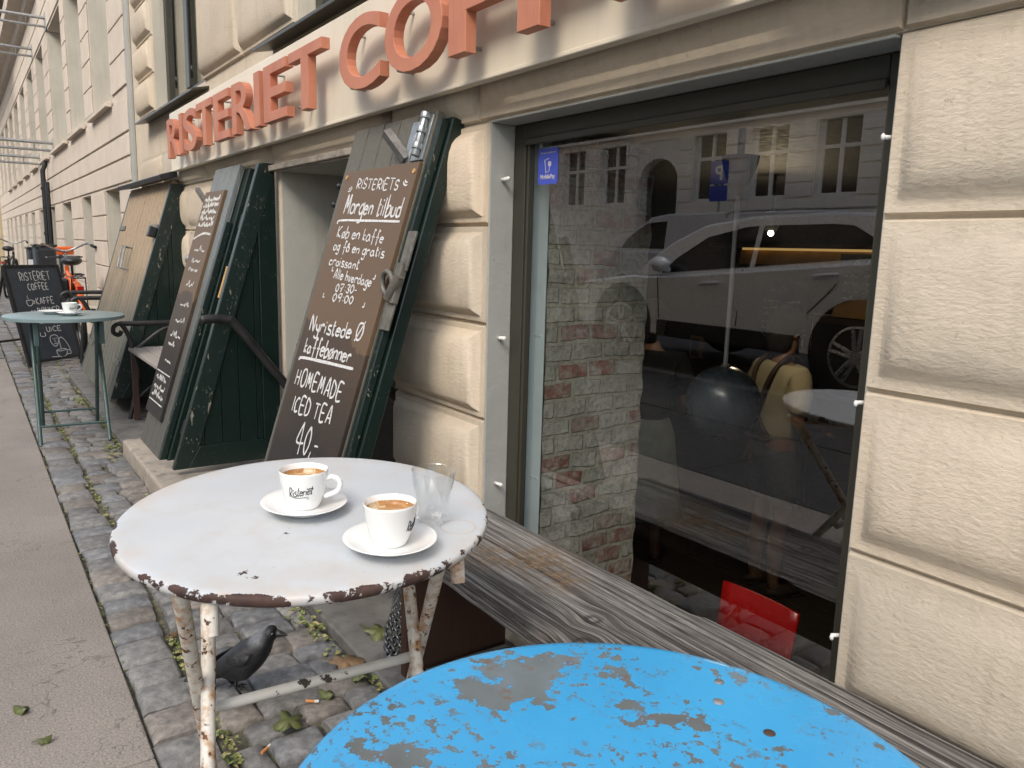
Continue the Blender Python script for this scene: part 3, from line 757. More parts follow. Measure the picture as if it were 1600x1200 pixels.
# upper windows: dark green casements, panes, metal sills
def upper_window(x0, x1, z0, z1):
    f = MB(); y0, y1 = W+.088, W+.13
    f.box(x0+.007, x0+.065, y0, y1, z0, z1-.007); f.box(x1-.065, x1-.007, y0, y1, z0, z1-.007); f.box(x0+.065, x1-.065, y0, y1, z0, z0+.07); f.box(x0+.065, x1-.065, y0, y1, z1-.07, z1-.007)
    xm = (x0+x1)/2; f.box(xm-.05, xm+.05, y0-.012, y1, z0+.07, z1-.07); f.box(x0+.065, xm-.05, y0, y1, 3.2, 3.27); f.box(xm+.05, x1-.065, y0, y1, 3.2, 3.27)
    wn = part(bld, 'window', M['green_frame'], f, bevel=.004)
    p = MB(); p.add([(x0+.05, y1-.008, z0+.05), (x1-.05, y1-.008, z0+.05), (x1-.05, y1-.008, z1-.05), (x0+.05, y1-.008, z1-.05)], [(0, 1, 2, 3)])
    part(wn, 'pane', M['pane'], p)
    s = MB().prism([(x0-.35 if x0 < -3 else x0-.1, W-.085, z0-.075), (x0-.35 if x0 < -3 else x0-.1, W-.085, z0-.060), (x0-.35 if x0 < -3 else x0-.1, y0, z0-.02), (x0-.35 if x0 < -3 else x0-.1, y0, z0-.035)], (x1-x0+(.45 if x0 < -3 else .2), 0, 0))
    part(wn, 'sill', M['green_frame'], s, bevel=.003)
    b = MB()
    for q in (xm-.24, xm+.2): b.tube([(q, y0-.03, z0+.1), (q, y0-.03, z1-.15)], .008, 6)
    for q in (xm-.24, xm+.2):
        for zz in (z0+.18, z0+.8): b.tube([(q, y0-.03, zz), (q+.03, y0-.035, zz-.03), (q+.02, y0-.03, zz-.06)], .006, 5)
    part(wn, 'espagnolette', M['blackpaint'], b, smooth=True)
    part(wn, 'curtain', M['cream'], MB().box(x0+.07, x1-.07, y1+.18, y1+.19, z0, z1))
for (a, b) in ((-6.40, -5.05), (-3.45, -2.1), (-.5, .85)): upper_window(a, b, 2.1, 3.9)
bwf = MB().box(-4.74, -4.70, W+.088, W+.12, .3, 1.519).box(-4.05, -4.01, W+.088, W+.12, .3, 1.519).box(-4.70, -4.05, W+.088, W+.12, 1.46, 1.519)
bw = part(bld, 'basement_window', M['green_frame'], bwf, bevel=.004)
p = MB(); p.add([(-4.71, W+.112, .3), (-4.04, W+.112, .3), (-4.04, W+.112, 1.48), (-4.71, W+.112, 1.48)], [(0, 1, 2, 3)]); part(bw, 'pane', M['pane'], p)
part(bw, 'shutter', M['dark'], MB().box(-4.74, -4.01, W+.2, W+.22, .25, 1.52))

# doorway passage going down to the shop
part(bld, 'doorway_shade_wall', M['black'], MB().box(-3.74, -3.73, 1.662, 2.36, -1.0, 1.498))  # black colour stands in for the shade deeper in the passage
pas = MB().box(-3.74, -3.734, W+.02, 1.66, -1.0, 1.524).box(-2.521, -2.515, W+.02, 2.36, -1.0, 1.524)
part(bld, 'doorway_wall', M['passage'], pas)
part(bld, 'doorway_ceiling', M['passage'], MB().box(-3.734, -2.521, W+.02, 2.36, 1.50, 1.524))
stp = MB()
for i in range(6): stp.box(-3.733, -2.522, W+.02+i*.2, W+.219+i*.2, -1.2, .05-.17*(i+1))
part(bld, 'stairs', M['stoneedge'], stp, bevel=.01)
dr = part(bld, 'shop_door', M['green'], MB().box(-3.733, -2.522, 2.365, 2.41, -1.2, 1.5))
part(bld, 'lintel_trim', M['stonewarm'], MB().box(-3.80, -2.45, W-.035, W-.001, 1.50, 1.526), bevel=.004)
hr = smoothpts([(-3.66, .875, .822), (-3.66, .90, .824), (-3.66, .975, .818), (-3.66, 1.02, .785), (-3.66, 1.226, .514), (-3.66, 1.6, .04), (-3.66, 2.0, -.46)], 6)
part(bld, 'handrail', M['iron'], MB().tube(hr, .021, 10).ball((-3.66, .873, .822), .021, 10, 6).tube([(-3.66, 1.6, .04), (-3.735, 1.6, .02)], .01, 6), smooth=50)
part(bld, 'handrail', M['iron'], MB().tube([(-2.45, W+.0, .80), (-2.45, W-.10, .80), (-2.62, W-.13, .80), (-2.62, 1.6, .3)], .019, 10), smooth=50)

# shop interior (semi-basement)
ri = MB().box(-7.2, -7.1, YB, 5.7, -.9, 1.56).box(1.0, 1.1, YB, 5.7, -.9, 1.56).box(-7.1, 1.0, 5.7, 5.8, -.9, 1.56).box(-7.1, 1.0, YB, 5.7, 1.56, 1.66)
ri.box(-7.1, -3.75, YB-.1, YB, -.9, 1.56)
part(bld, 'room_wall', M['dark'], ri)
part(bld, 'room_floor', simple('dark_wood_floor', (.060, .050, .042), .5, bump=.1), MB().box(-7.1, 1.0, W+.2, 5.7, -1.0, -.9))
br = MB(); ny, nz = 14, 80
for i in range(ny):
    for j in range(nz):
        y = W+.194+(YB+.01-W-.194)*i/(ny-1); z = -.9+2.40*j/(nz-1)
        n_ = mn.noise(Vector((y*14, z*14, 0)))*.007+mn.noise(Vector((y*45, z*45, 4)))*.003
        e = mn.noise(Vector((0, z*16, 2)))*.012 if i == ny-1 else 0
        br.v.append(Vector((-1.880+n_, y+e, z)))
for i in range(ny-1):
    for j in range(nz-1): a = i*nz+j; br.f.append((a, a+nz, a+nz+1, a+1))
o = len(br.v)
for j in range(nz): p = br.v[(ny-1)*nz+j]; br.v.append(Vector((-2.515, p.y, p.z)))
for j in range(nz-1): a = (ny-1)*nz+j; br.f.append((a, o+j, o+j+1, a+1))
part(bld, 'brick_pier', M['brick'], br, smooth=60)
part(bld, 'brick_wall', M['brick'], MB().box(-.735, -.70, W+.2, YB, -.9, 1.5))

# roof over the shop part, keeps the sky out of the rooms
part(bld, 'roof', M['dark'], MB().box(-7.45, 4.0, YB, 9, 11.3, 11.5).box(-7.45, 4.0, 8.9, 9, -1, 11.3).box(-7.45, -7.35, YB, 8.9, -1, 11.3).box(3.9, 4.0, YB, 8.9, -1, 11.3))

# ------------------------------------------------------------------ shop sign
sg = thing('shop_sign', 'long cream shop sign with raised pink copper block letters reading RISTERIET COFFEE', 'sign', (-5.8, W-.03, 1.62))
part(sg, 'sign_panel', M['sign'], MB().box(-5.60, 1.6, W-.075, W-.050, 1.608, 1.972).box(-5.60, 1.6, W-.081, W-.0755, 1.608, 1.620), bevel=.003)
LT = [('R', -5.57, -5.265), ('I', -5.235, -5.155), ('S', -5.127, -4.81), ('T', -4.80, -4.47), ('E', -4.439, -4.15), ('R', -4.098, -3.775), ('I', -3.738, -3.658), ('E', -3.598, -3.30), ('T', -3.274, -2.915), ('C', -2.751, -2.42), ('O', -2.385, -2.02), ('F', -1.985, -1.71), ('F', -1.655, -1.38), ('E', -1.32, -1.03), ('E', -0.97, -.68)]
pins = MB()
for ch, x0, x1 in LT:
    x0 *= .952; x1 *= .952
    me = bfont_mesh(ch, .32, .015, .0035, .002)
    xs = [v.co.x for v in me.vertices]; ys = [v.co.y for v in me.vertices]
    sx = (x1-x0)/(max(xs)-min(xs)); sz = .224/(max(ys)-min(ys))
    M4 = Matrix(((sx, 0, 0, x0-min(xs)*sx), (0, 0, 1, W-.139), (0, sz, 0, 1.663-min(ys)*sz), (0, 0, 0, 1)))
    M4[1][2] = -1
    lt_ = part(sg, 'letter', M['copper'], mesh_to_mb(me, M4))
    for (px, pz) in ((x0+.035, 1.69), (x0+.035, 1.86)): part(lt_, 'standoff', M['steel'], MB().tube([(px, W-.13, pz), (px, W-.07, pz)], .006, 6), smooth=40)

# ------------------------------------------------------------------ cellar hatches
B0 = Vector((0, .735, .128)); SD = Vector((0, .29666, .95498)); SN = Vector((0, -.95498, .29666)); SX = Vector((1, 0, 0))
SLM = Matrix((SX, SD, SN)).transposed().to_4x4(); SLM.translation = B0      # (u along wall, v up the slope, n outwards)
def S(u, v, n=0): return SLM @ Vector((u, v, n))
def sbox(mb, u0, u1, v0, v1, n0, n1): return mb.box(u0, u1, v0, v1, n0, n1, SLM)
def cheek(hatch, X, th=.035, zb=.13, side=1):
    # triangular side panel: recessed upright boards in a mitred frame
    def zt(y): return .128+(y-.735)*SD.z/SD.y
    yf, yb, ztop = .735, W-.005, 1.50
    pl = MB(); y = .80; k = 0
    while y < yb-.09:
        y2 = min(y+.083, yb-.085)
        pl.prism([(X-th, y+.0015, zb+.09), (X-th, y2-.0015, zb+.09), (X-th, y2-.0015, min(ztop, zt(y2)-.28)), (X-th, y+.0015, max(zb+.091, min(ztop, zt(y)-.28)))], (th-.010, 0, 0)); y = y2
    part(hatch, 'cheek_board', M['green'], pl, bevel=.002)
    fr = MB()
    a = S(0, 0, 0); b = S(0, 1.475, 0); 
    wv = .36   # the sloping board measured horizontally as in the photograph
    def yz(p, dx=0): return (X-th*1.1, p[0], p[1])
    def sl(v, dy): return (.735+SD.y*v+dy, .128+SD.z*v)
    p0 = sl(0, 0); p1 = sl(1.475, 0); p2 = sl(1.475, .085); p3 = (.735+.085+.035, zb+.10)
    fr.prism([yz(p) for p in ((p0[0], zb), p1, p2, p3, (p0[0]+.06, zb))], (th*1.1, 0, 0))
    part(hatch, 'cheek_rail', M['green_edge'], fr, bevel=.003)
    f2 = MB().prism([yz(p) for p in ((p0[0]+.062, zb), (yb, zb), (yb, zb+.10), (p3[0]+.002, zb+.102))], (th*1.1, 0, 0))
    part(hatch, 'cheek_bottom_rail', M['green'], f2, bevel=.003)
    f3 = MB().prism([yz(p) for p in ((yb-.085, zb+.102), (yb, zb+.102), (yb, 1.51), (yb-.085, 1.44))], (th*1.08, 0, 0))
    part(hatch, 'cheek_stile', M['green'], f3, bevel=.003)
    # lining behind so that no gap shows through
    part(hatch, 'cheek_lining', M['green'], MB().prism([(X-th-.012, .80, zb+.02), (X-th-.012, yb, zb+.02), (X-th-.012, yb, 1.45), (X-th-.012, yb-.03, 1.45), (X-th-.012, .86, zb+.2)], (.011, 0, 0)))
def leaf(hatch, name, u0, u1, v0, v1, n0, n1, mat, nb, gap=.0035):
    pl = MB(); d = (u1-u0)/nb
    for i in range(nb): sbox(pl, u0+i*d+gap, u0+(i+1)*d-gap, v0, v1, n0+.008, n1)
    sbox(pl, u0+.004, u1-.004, v0+.004, v1-.004, n0, n0+.0078)
    o = part(hatch, name, mat, pl, bevel=.003); return o

# closed hatch (left)
h1 = thing('cellar_hatch', 'closed sloping cellar hatch with sun-bleached tan board doors and dark green side cheek', 'cellar hatch', (-6.4, .9, 0))
cheek(h1, -5.62); cheek(h1, -7.13)
l1 = leaf(h1, 'door', -7.16, -6.395, -.02, 1.50, -.04, -.002, M['tanwood'], 6, .008)
l2 = leaf(h1, 'door', -6.385, -5.625, -.02, 1.50, -.04, -.002, M['tanwood'], 6, .008)
for l_, ua, ub in ((l1, -7.14, -6.9), (l2, -5.92, -5.66)):
    for v in (1.16, .22): part(l_, 'strap_hinge', M['wornmetal'], sbox(MB(), ua, ub, v, v+.035, -.002, .006), bevel=.002)
part(l2, 'padlock', M['blackpaint'], sbox(MB(), -5.70, -5.64, 1.10, 1.17, .0, .05), bevel=.008)
q = MB().tube([S(-6.44, .86, 0), S(-6.44, .86, .05), S(-6.50, 1.02, .05), S(-6.50, 1.02, 0)], .006, 6).tube([S(-6.30, .86, 0), S(-6.30, .86, .05), S(-6.36, 1.02, .05), S(-6.36, 1.02, 0)], .006, 6)
part(l2, 'pull_handle', M['zinc'], q, smooth=50)
part(h1, 'cap_board', M['blackpaint'], MB().prism([(-7.22, 1.10, 1.555), (-7.22, W-.05, 1.575), (-7.22, W-.05, 1.62), (-7.22, 1.09, 1.585)], (1.66, 0, 0)), bevel=.004)

# open hatch in front of the shop door
h2 = thing('cellar_hatch', 'open dark green cellar hatch at the shop doorway with both leaves folded out', 'cellar hatch', (-3.4, .9, 0.085))
cheek(h2, -3.76, zb=.115)
# right leaf
lr = leaf(h2, 'door_leaf', -2.72, -2.115, .22, 1.515, -.043, -.0135, M['greywood'], 5)
fr = MB(); sbox(fr, -2.70, -2.075, .22, 1.505, -.088, -.045); part(lr, 'leaf_frame', M['green'], fr, bevel=.004)
part(lr, 'foot_batten', M['green'], sbox(MB(), -2.69, -2.46, -.118, .2195, -.088, -.045), bevel=.004)
fr = MB(); sbox(fr, -2.112, -2.088, .22, 1.49, -.043, -.016); part(lr, 'edge_batten', M['green_edge'], fr, bevel=.004)
q = MB(); sbox(q, -2.20, -2.125, 1.36, 1.50, -.0135, -.006); sbox(q, -2.255, -2.215, 1.345, 1.49, -.0135, -.009)
q.tube([S(-2.155, 1.37, .004), S(-2.155, 1.50, .004)], .012, 10)
for v in (1.39, 1.44, 1.485): q.tube([S(-2.155, v, .004), S(-2.155, v+.018, .004)], .0165, 10)
part(lr, 'hinge', M['zinc'], q, smooth=40, bevel=.001)
q = MB().tube([S(-2.235, 1.37, -.01), S(-2.30, 1.44, .05)], .019, 4).tube([S(-2.2335, 1.3685, -.01), S(-2.3012, 1.4413, .051)], .012, 4)
part(lr, 'square_tube', M['steel'], q)
q = MB(); sbox(q, -2.085, -2.035, 1.02, 1.14, -.016, -.008); sbox(q, -2.10, -2.045, .84, .93, -.016, -.008); sbox(q, -2.075, -2.04, .92, 1.04, -.016, .004)
part(lr, 'hasp_plate', M['wornmetal'], q, bevel=.002)
q = MB().tube(arc(S(-2.085, .975, .012), .034, 0, 2*PI, 14, 'xz')[:-1], .0085, 8, close=True)
q.tube([S(-2.07, .93, .006), S(-2.03, 1.0, .01)], .014, 8)
part(lr, 'padlock', M['wornmetal'], q, smooth=50)
for v in (1.315, 1.245): part(lr, 'bolt', M['iron'], MB().tube([S(-2.72, v, -.03), S(-2.745, v, -.02)], .007, 6).ball(S(-2.75, v, -.02), .011, 8, 6), smooth=50)
part(lr, 'bolt', M['iron'], MB().tube([S(-2.70, .72, -.04), S(-2.725, .72, -.03)], .018, 10), smooth=50)
# left leaf, folded out to the left
ll = leaf(h2, 'door_leaf', -4.60, -4.13, -.08, 1.50, -.043, -.0135, M['greywood_pale'], 4)
fr = MB(); sbox(fr, -4.58, -4.06, -.08, 1.49, -.086, -.045); part(ll, 'leaf_frame', M['green'], fr, bevel=.004)
fr = MB(); sbox(fr, -4.125, -4.09, -.06, 1.20, -.043, -.014); part(ll, 'edge_batten', M['green_edge'], fr, bevel=.003)
fr = MB(); sbox(fr, -4.02, -3.97, -.05, 1.18, -.12, -.07); part(ll, 'hinge_bar', M['green_edge'], fr, bevel=.003)
for v in (.10, 1.16):
    q = MB().tube([S(-3.95, v, -.06), S(-3.95, v+.11, -.06)], .016, 10); sbox(q, -4.03, -3.95, v+.02, v+.09, -.065, -.058); part(ll, 'hinge', M['iron'], q, smooth=40)
q = MB().tube([S(-4.58, 1.30, -.02), S(-4.70, 1.38, .03)], .016, 4); part(ll, 'square_tube', M['steel'], q)
q = MB().tube([S(-4.60, .99, -.03), S(-4.655, .99, -.03)], .022, 10).ball(S(-4.665, .99, -.03), .032, 10, 8); part(ll, 'bolt_knob', M['zinc'], q, smooth=50)
part(ll, 'wood_stop', M['orange'].copy() if False else M['card'], sbox(MB(), -3.99, -3.965, .82, .98, -.06, -.045))

# chalkboards screwed to the leaves
cb1 = thing('chalkboard', 'tall brown chalkboard with white handwritten morning offer on the right hatch leaf', 'chalkboard', (-2.39, .8, .0))
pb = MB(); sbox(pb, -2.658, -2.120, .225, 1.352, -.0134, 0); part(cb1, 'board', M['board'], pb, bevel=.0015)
tx = MB(); f = lambda u, v: S(u, v, .0006)
for t, p0, p1, cap in (('RISTERIETS', (-2.531, 1.288), (-2.215, 1.268), .034), ('Morgen tilbud', (-2.585, 1.202), (-2.150, 1.180), .064), ('Køb en kaffe', (-2.585, 1.118), (-2.215, 1.098), .040), ('og få en gratis', (-2.585, 1.072), (-2.182, 1.053), .036),
     ('croissant', (-2.585, 1.019), (-2.34, 1.010), .034), ('Alle hverdage', (-2.515, .974), (-2.215, .961), .034), ('07:30-', (-2.469, .930), (-2.304, .932), .027), ('09:00', (-2.471, .896), (-2.311, .898), .027),
     ('Nyristede Ø', (-2.598, .784), (-2.180, .792), .052), ('kaffebønner', (-2.593, .706), (-2.211, .718), .055), ('HOMEMADE', (-2.595, .592), (-2.205, .600), .056), ('ICED TEA', (-2.555, .505), (-2.236, .520), .054), ('40,-', (-2.445, .392), (-2.268, .405), .090)):
    write(tx, t, f, p0, p1, cap, SN, .0050 if t not in ('Morgen tilbud', 'HOMEMADE', 'ICED TEA', 'Nyristede Ø', 'kaffebønner', '40,-') else .0072)
def und(u0, v0, u1, v1, wd=.008): ribbon(tx, smoothpts([f(u0, v0-.008), f(u0+.02, v0+.004), f((u0+u1)/2, (v0+v1)/2+.003), f(u1, v1)], 6), SN, wd)
und(-2.612, 1.172, -2.140, 1.166); und(-2.613, .682, -2.176, .705, .010)
for (u, v, s_) in ((-2.59, 1.305, 1), (-2.165, 1.305, -1)):
    for r in (.016, .026): ribbon(tx, [f(u+s_*r*math.cos(a), v+r*math.sin(a)) for a in [(-1.9+i*.28) for i in range(6)]], SN, .005)
for (u, v, a) in ((-2.545, .998, 1), (-2.20, .985, -1), (-2.56, .905, 1), (-2.22, .895, -1)): ribbon(tx, [f(u, v+.014), f(u, v), f(u+a*.012, v)], SN, .006)
part(cb1, 'lettering', M['chalk'], tx)
q = MB()
for (u, v) in ((-2.645, 1.335), (-2.135, 1.325), (-2.645, .6), (-2.13, .6)): q.lathe([(.0001, .0025), (.006, .0022), (.007, .0002)], (0, 0, 0), 10, mat=None)
q = MB()
for (u, v) in ((-2.640, 1.332), (-2.138, 1.322)): q.tube([S(u, v, .0), S(u, v, .003)], .008, 10)
part(cb1, 'screw', M['card'], q)
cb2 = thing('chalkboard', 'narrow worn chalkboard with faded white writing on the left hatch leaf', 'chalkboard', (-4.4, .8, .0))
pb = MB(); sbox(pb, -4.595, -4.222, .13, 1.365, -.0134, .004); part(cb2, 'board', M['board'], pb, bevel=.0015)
tx = MB(); f = lambda u, v: S(u, v, .0046); rn = random.Random(4)
for i in range(5): scribble(tx, f, -4.56, -4.26, 1.31-i*.035, .03, SN, .012)
ribbon(tx, smoothpts([f(-4.58, 1.10), f(-4.4, 1.13), f(-4.25, 1.125)], 6), SN, .012)
for v in (1.03, .97, .92, .84, .73, .64, .56, .51, .42): scribble(tx, f, -4.50+rn.random()*.05, -4.27-rn.random()*.05, v, .034, SN, .008)
for v in (.315, .265, .225): scribble(tx, f, -4.54, -4.28, v, .034, SN, .009)
ribbon(tx, [f(-4.57, .36), f(-4.26, .36)], SN, .008); ribbon(tx, [f(-4.57, .20), f(-4.26, .20)], SN, .008)
part(cb2, 'lettering', M['chalk_worn'], tx)

# ------------------------------------------------------------------ white cafe table
TC = Vector((-1.242, .4565, .7197)); TN = Vector((math.tan(R_(2.5)), math.tan(R_(-1)), 1)).normalized()
TR = TN.to_track_quat('Z', 'Y').to_matrix()
TQ = Vector((0, 0, 1)).rotation_difference(TN).to_matrix().to_4x4(); TQ.translation = TC
wt = thing('cafe_table', 'round white enamelled folding table with rusty chipped rim, holding two coffee cups', 'table', (TC.x, TC.y, 0))
r = .3055
prof = [(.0001, 0), (.10, 0.0003), (.2, .0), (.27, -.0004), (.287, -.001), (r-.006, -.0015), (r-.002, -.003), (r, -.007), (r-.0005, -.014), (r-.004, -.018), (r-.010, -.019), (r-.012, -.014)]
top = MB().lathe(prof, (0, 0, 0), 120)
tt = top.build('table_top', M['whitetop'], None, smooth=50); tt.matrix_world = Matrix.Identity(4)
tt.parent = wt; tt['_org'] = (0, 0, 0); ml = TQ.copy(); ml.translation = (0, 0, TC.z); tt.matrix_local = ml
und_ = MB().lathe([(.0001, -.004), (r-.013, -.004)], (0, 0, 0), 60); uo = und_.build('underside', M['whiteleg'], None); uo.parent = wt; uo.matrix_local = ml; uo['_org'] = (0, 0, 0)
# two pairs of crossing tube legs
ex = Vector((-.955, .297, 0)).normalized(); sx = Vector((.03, .385, 0)).normalized(); PV = Vector((-1.24, .47, .42))
def leg_pt(e, z, s): return PV+ex*e+sx*s+Vector((0, 0, z-.42))
for s_, sign in ((-.206, 1), (.200, 1), (-.188, -1), (.180, -1)):
    pts = [leg_pt(-.180*sign, .699, s_), leg_pt(0, .42, s_), leg_pt(.32*sign, .0, s_)]
    part(wt, 'leg', M['whiteleg'], MB().tube([pts[0].lerp(pts[2], i/12) for i in range(13)], .0118, 12), smooth=50)
part(wt, 'crossbar', M['whitebar'], MB().tube([leg_pt(.02, .39, -.195), leg_pt(.02, .39, .192)], .0095, 10), smooth=50)
part(wt, 'crossbar', M['whitebar'], MB().tube([leg_pt(-.29, .04, -.188), leg_pt(-.29, .04, .180)], .0095, 10), smooth=50)
for s_ in (-.165, .212): part(wt, 'top_bracket', M['whiteleg'], MB().tube([leg_pt(-.205, .699, s_), leg_pt(-.222, .640, s_)], .012, 10).tube([leg_pt(-.18, .697, s_), leg_pt(.18, .697, s_)], .010, 8), smooth=50)
def on_table(x, y): return TC.z-(TN.x*(x-TC.x)+TN.y*(y-TC.y))/TN.z

# cup, saucer, coffee
SAU = [(.0001, .003), (.026, .003), (.0265, .0055), (.030, .006), (.045, .0085), (.060, .013), (.0705, .0185), (.0715, .0195), (.0705, .0203), (.060, .0155), (.045, .0112), (.030, .0090), (.0001, .0086)]
def make_saucer():
    o = MB().lathe([(.0001, .002), (.028, .002), (.029, 0), (.034, 0), (.036, .003)]+SAU[4:], (0, 0, 0), 64).build('saucer', M['porcelain'], None, smooth=70); o['_org'] = (0, 0, 0); return o
CUPO = [(.0001, .002), (.019, .002), (.0205, 0), (.024, 0), (.0255, .002), (.029, .010), (.0335, .022), (.0370, .036), (.0393, .050), (.0407, .062), (.0410, .0645), (.0400, .0660), (.0388, .0648), (.0378, .055), (.0360, .045)]
def cup_r(z):
    pr = [p for p in CUPO[4:10]]
    for a, b in zip(pr, pr[1:]):
        if a[1] <= z <= b[1]: return a[0]+(b[0]-a[0])*(z-a[1])/(b[1]-a[1])
    return .04
def make_cup(name, label, loc, rot, logo):
    t = proto(name, label, 'cup', loc, None, (0, 0, rot))
    part(t, 'body', M['porcelain'], MB().lathe(CUPO, (0, 0, 0), 64), smooth=70)
    part(t, 'coffee', M['crema'], MB().lathe([(.0390, .0640), (.0383, .0580), (.0372, .0530), (.0350, .0500), (.0335, .0492), (.0001, .0495)], (0, 0, 0), 48), smooth=60)
    h = smoothpts([(.0385, 0, .050), (.047, 0, .0535), (.058, 0, .050), (.0615, 0, .040), (.055, 0, .028), (.0345, 0, .0195)], 6)
    part(t, 'handle', M['porcelain'], MB().tube(h, [.0046]*len(h), 10), smooth=60)
    tx = MB(); c0 = logo
    def fc(a, z): rr = cup_r(z)+.0004; return Vector((rr*math.cos(a), rr*math.sin(a), z))
    W_ = 1.05
    ls, L = text_lines('Risteriet', 0)
    for stq in ls:
        ps = [fc(c0+((p[0]+.32*p[1])/L-.55)*W_, .027+p[1]*.00165+p[0]/L*.005) for p in stq]
        tx.tube(smoothpts(ps, 5) if len(ps) > 2 else ps, .00065, 5)
    for stq in ([(.5, 1.0), (3, .2), (7, .9)], [(7.4, 9.4), (8.6, 10.2), (10, 9.8)]):
        tx.tube(smoothpts([fc(c0+(p[0]/10-.5)*W_, .025+p[1]*.0017) for p in stq], 6), .0006, 5)
    for i in range(3): tx.tube([fc(c0+.20+.02*i, .0265-i*.0018), fc(c0+.34, .0268-i*.0018)], .00022, 4)
    part(t, 'lettering', M['ink'], tx)
    return t
s1 = make_saucer(); x, y = -1.243, .448; s1.location = (x, y, on_table(x, y)+.0006); s1.rotation_euler = TN.to_track_quat('Z', 'Y').to_euler()
s1.rotation_euler = (0, R_(2.0), 0)
tag(s1, 'white saucer under the cup with the black script logo on the white table', 'saucer', 'saucers on the white table')
vang = math.atan2(-y, -x)
make_cup('coffee_cup', 'white cup with black script logo and handle, crema inside, farther from the glass', (x, y, on_table(x, y)+.0092), math.atan2(.82, .57), vang-math.atan2(.82, .57)-.12)
s2 = s1.copy(); COL.objects.link(s2); x, y = -1.035, .507; s2.location = (x, y, on_table(x, y)+.0006)
tag(s2, 'white saucer under the plain-sided cup beside the empty glass', 'saucer', 'saucers on the white table')
make_cup('coffee_cup', 'white cup with milky crema, seen from its plain side, next to the empty glass', (x, y, on_table(x, y)+.0092), math.atan2(.95, -.35), math.atan2(.78, .62)-math.atan2(.95, -.35))

# fluted empty tumbler
gx, gy = -1.098, .615
gl = proto('drinking_glass', 'empty clear fluted tumbler on the white table', 'glass', (gx, gy, on_table(gx, gy)+.0005), None, (0, R_(2), .2))
def flute(a, z):
    amt = .085*max(0, min(1, (.062-z)/.02)) if z < .07 else 0
    return 1-amt*(.5+.5*math.cos(9*a))
part(gl, 'body', M['tumbler'], MB().lathe([(.0001, .0), (.024, 0), (.0265, .003), (.0290, .030), (.0315, .052), (.0335, .060), (.0360, .082), (.0365, .0895), (.0355, .090), (.0345, .0885)], (0, 0, 0), 72, fn=flute)
     .lathe([(.0345, .0885), (.0335, .070), (.0295, .055), (.0268, .030), (.0245, .011), (.0001, .009)], (0, 0, 0), 72), smooth=60)

# ------------------------------------------------------------------ blue cafe table
bt = thing('cafe_table', 'round bright blue metal table in the foreground with paint worn to grey metal', 'table', BLUE)
r = .2865
bo_ = MB().lathe([(.0001, .72), (.15, .72), (r-.012, .7198), (r-.004, .7192), (r, .716), (r+.0005, .708), (r-.003, .703), (r-.008, .7025)], (BLUE[0], BLUE[1], 0), 128)
part(bt, 'table_top', M['bluetop'], bo_, smooth=50)
part(bt, 'underside', M['zinc'], MB().lathe([(.0001, .714), (r-.006, .714)], (BLUE[0], BLUE[1], 0), 64))
part(bt, 'rim', M['zinc'], MB().lathe([(r-.004, .706), (r+.0035, .7065), (r+.004, .7035), (r-.003, .700)], (BLUE[0], BLUE[1], 0), 96), smooth=60)
bc = Vector(BLUE)
for sg_ in (-1, 1):
    for q in (-1, 1):
        part(bt, 'leg', M['zinc'], MB().tube([bc+Vector((-.2*sg_, .17*q, .70)), bc+Vector((.25*sg_, .17*q-.02*sg_, 0))], .011, 10), smooth=50)
part(bt, 'crossbar', M['zinc'], MB().tube([bc+Vector((0, -.18, .39)), bc+Vector((0, .18, .39))], .008, 8), smooth=50)
for (x, y, rr, mm) in ((-.497, .63, .0055, 'zinc'), (-.472, .60, .006, 'zinc'), (-.41, .60, .006, 'brown')):
    part(bt, 'rivet', M[mm], MB().lathe([(.0001, .0016), (rr*.7, .0013), (rr, 0)], (x, y, .7202), 14), smooth=50)

# ------------------------------------------------------------------ plank bench under the window
bn = thing('bench', 'weathered grey plank bench under the shop window on a dark red-brown board support', 'bench', BENCH)
pk = MB(); nx, nyy = 90, 14; X0, X1, Y0, Y1 = -1.80, 1.2, .885, 1.212
def bz(x, y): return .43+mn.noise(Vector((x*2.0, y*22, 1)))*.0022+mn.noise(Vector((x*8, y*60, 3)))*.0012
def bedge(x): return (mn.noise(Vector((x*3, 0, 5)))*.006+mn.noise(Vector((x*11, 0, 8)))*.003)
for i in range(nx+1):
    for j in range(nyy+1):
        x = X0+(X1-X0)*i/nx; v = j/nyy; y = Y0+bedge(x)+(Y1+bedge(x+40)*.6-.012*(1 if -1.02 > x else 0)-Y0-bedge(x))*v
        pk.v.append(Vector((x, y, bz(x, y)-(.004 if j in (0, nyy) else 0))))
for i in range(nx):
    for j in range(nyy): a = i*(nyy+1)+j; pk.f.append((a, a+nyy+1, a+nyy+2, a+1))
rim = [i*(nyy+1) for i in range(nx+1)]+[nx*(nyy+1)+j for j in range(1, nyy+1)]+[i*(nyy+1)+nyy for i in range(nx-1, -1, -1)]+[j for j in range(nyy-1, 0, -1)]
o = len(pk.v)
for q in rim: p = pk.v[q]; pk.v.append(Vector((p.x, p.y+.004, .378)))
for q in range(len(rim)): e = (q+1) % len(rim); pk.f.append((rim[q], rim[e], o+e, o+q))
pk.f.append(tuple(range(o, o+len(rim))))
part(bn, 'seat_plank', M['bench'], pk, smooth=50)
part(bn, 'support_board', M['brownboard'], MB().box(-1.785, -1.755, .905, 1.235, .009, .3775), bevel=.004)
part(bn, 'support_board', M['brownboard'], MB().box(.62, .655, .905, 1.235, .009, .3775), bevel=.004)
part(bn, 'rail', M['brownboard'], MB().box(-1.754, .619, 1.16, 1.19, .30, .3775), bevel=.003)
q = MB()
for (x, y) in ((-.598, .945), (-1.76, 1.0)): q.lathe([(.0001, .002), (.006, .0016), (.007, 0)], (x, y, .431), 12)
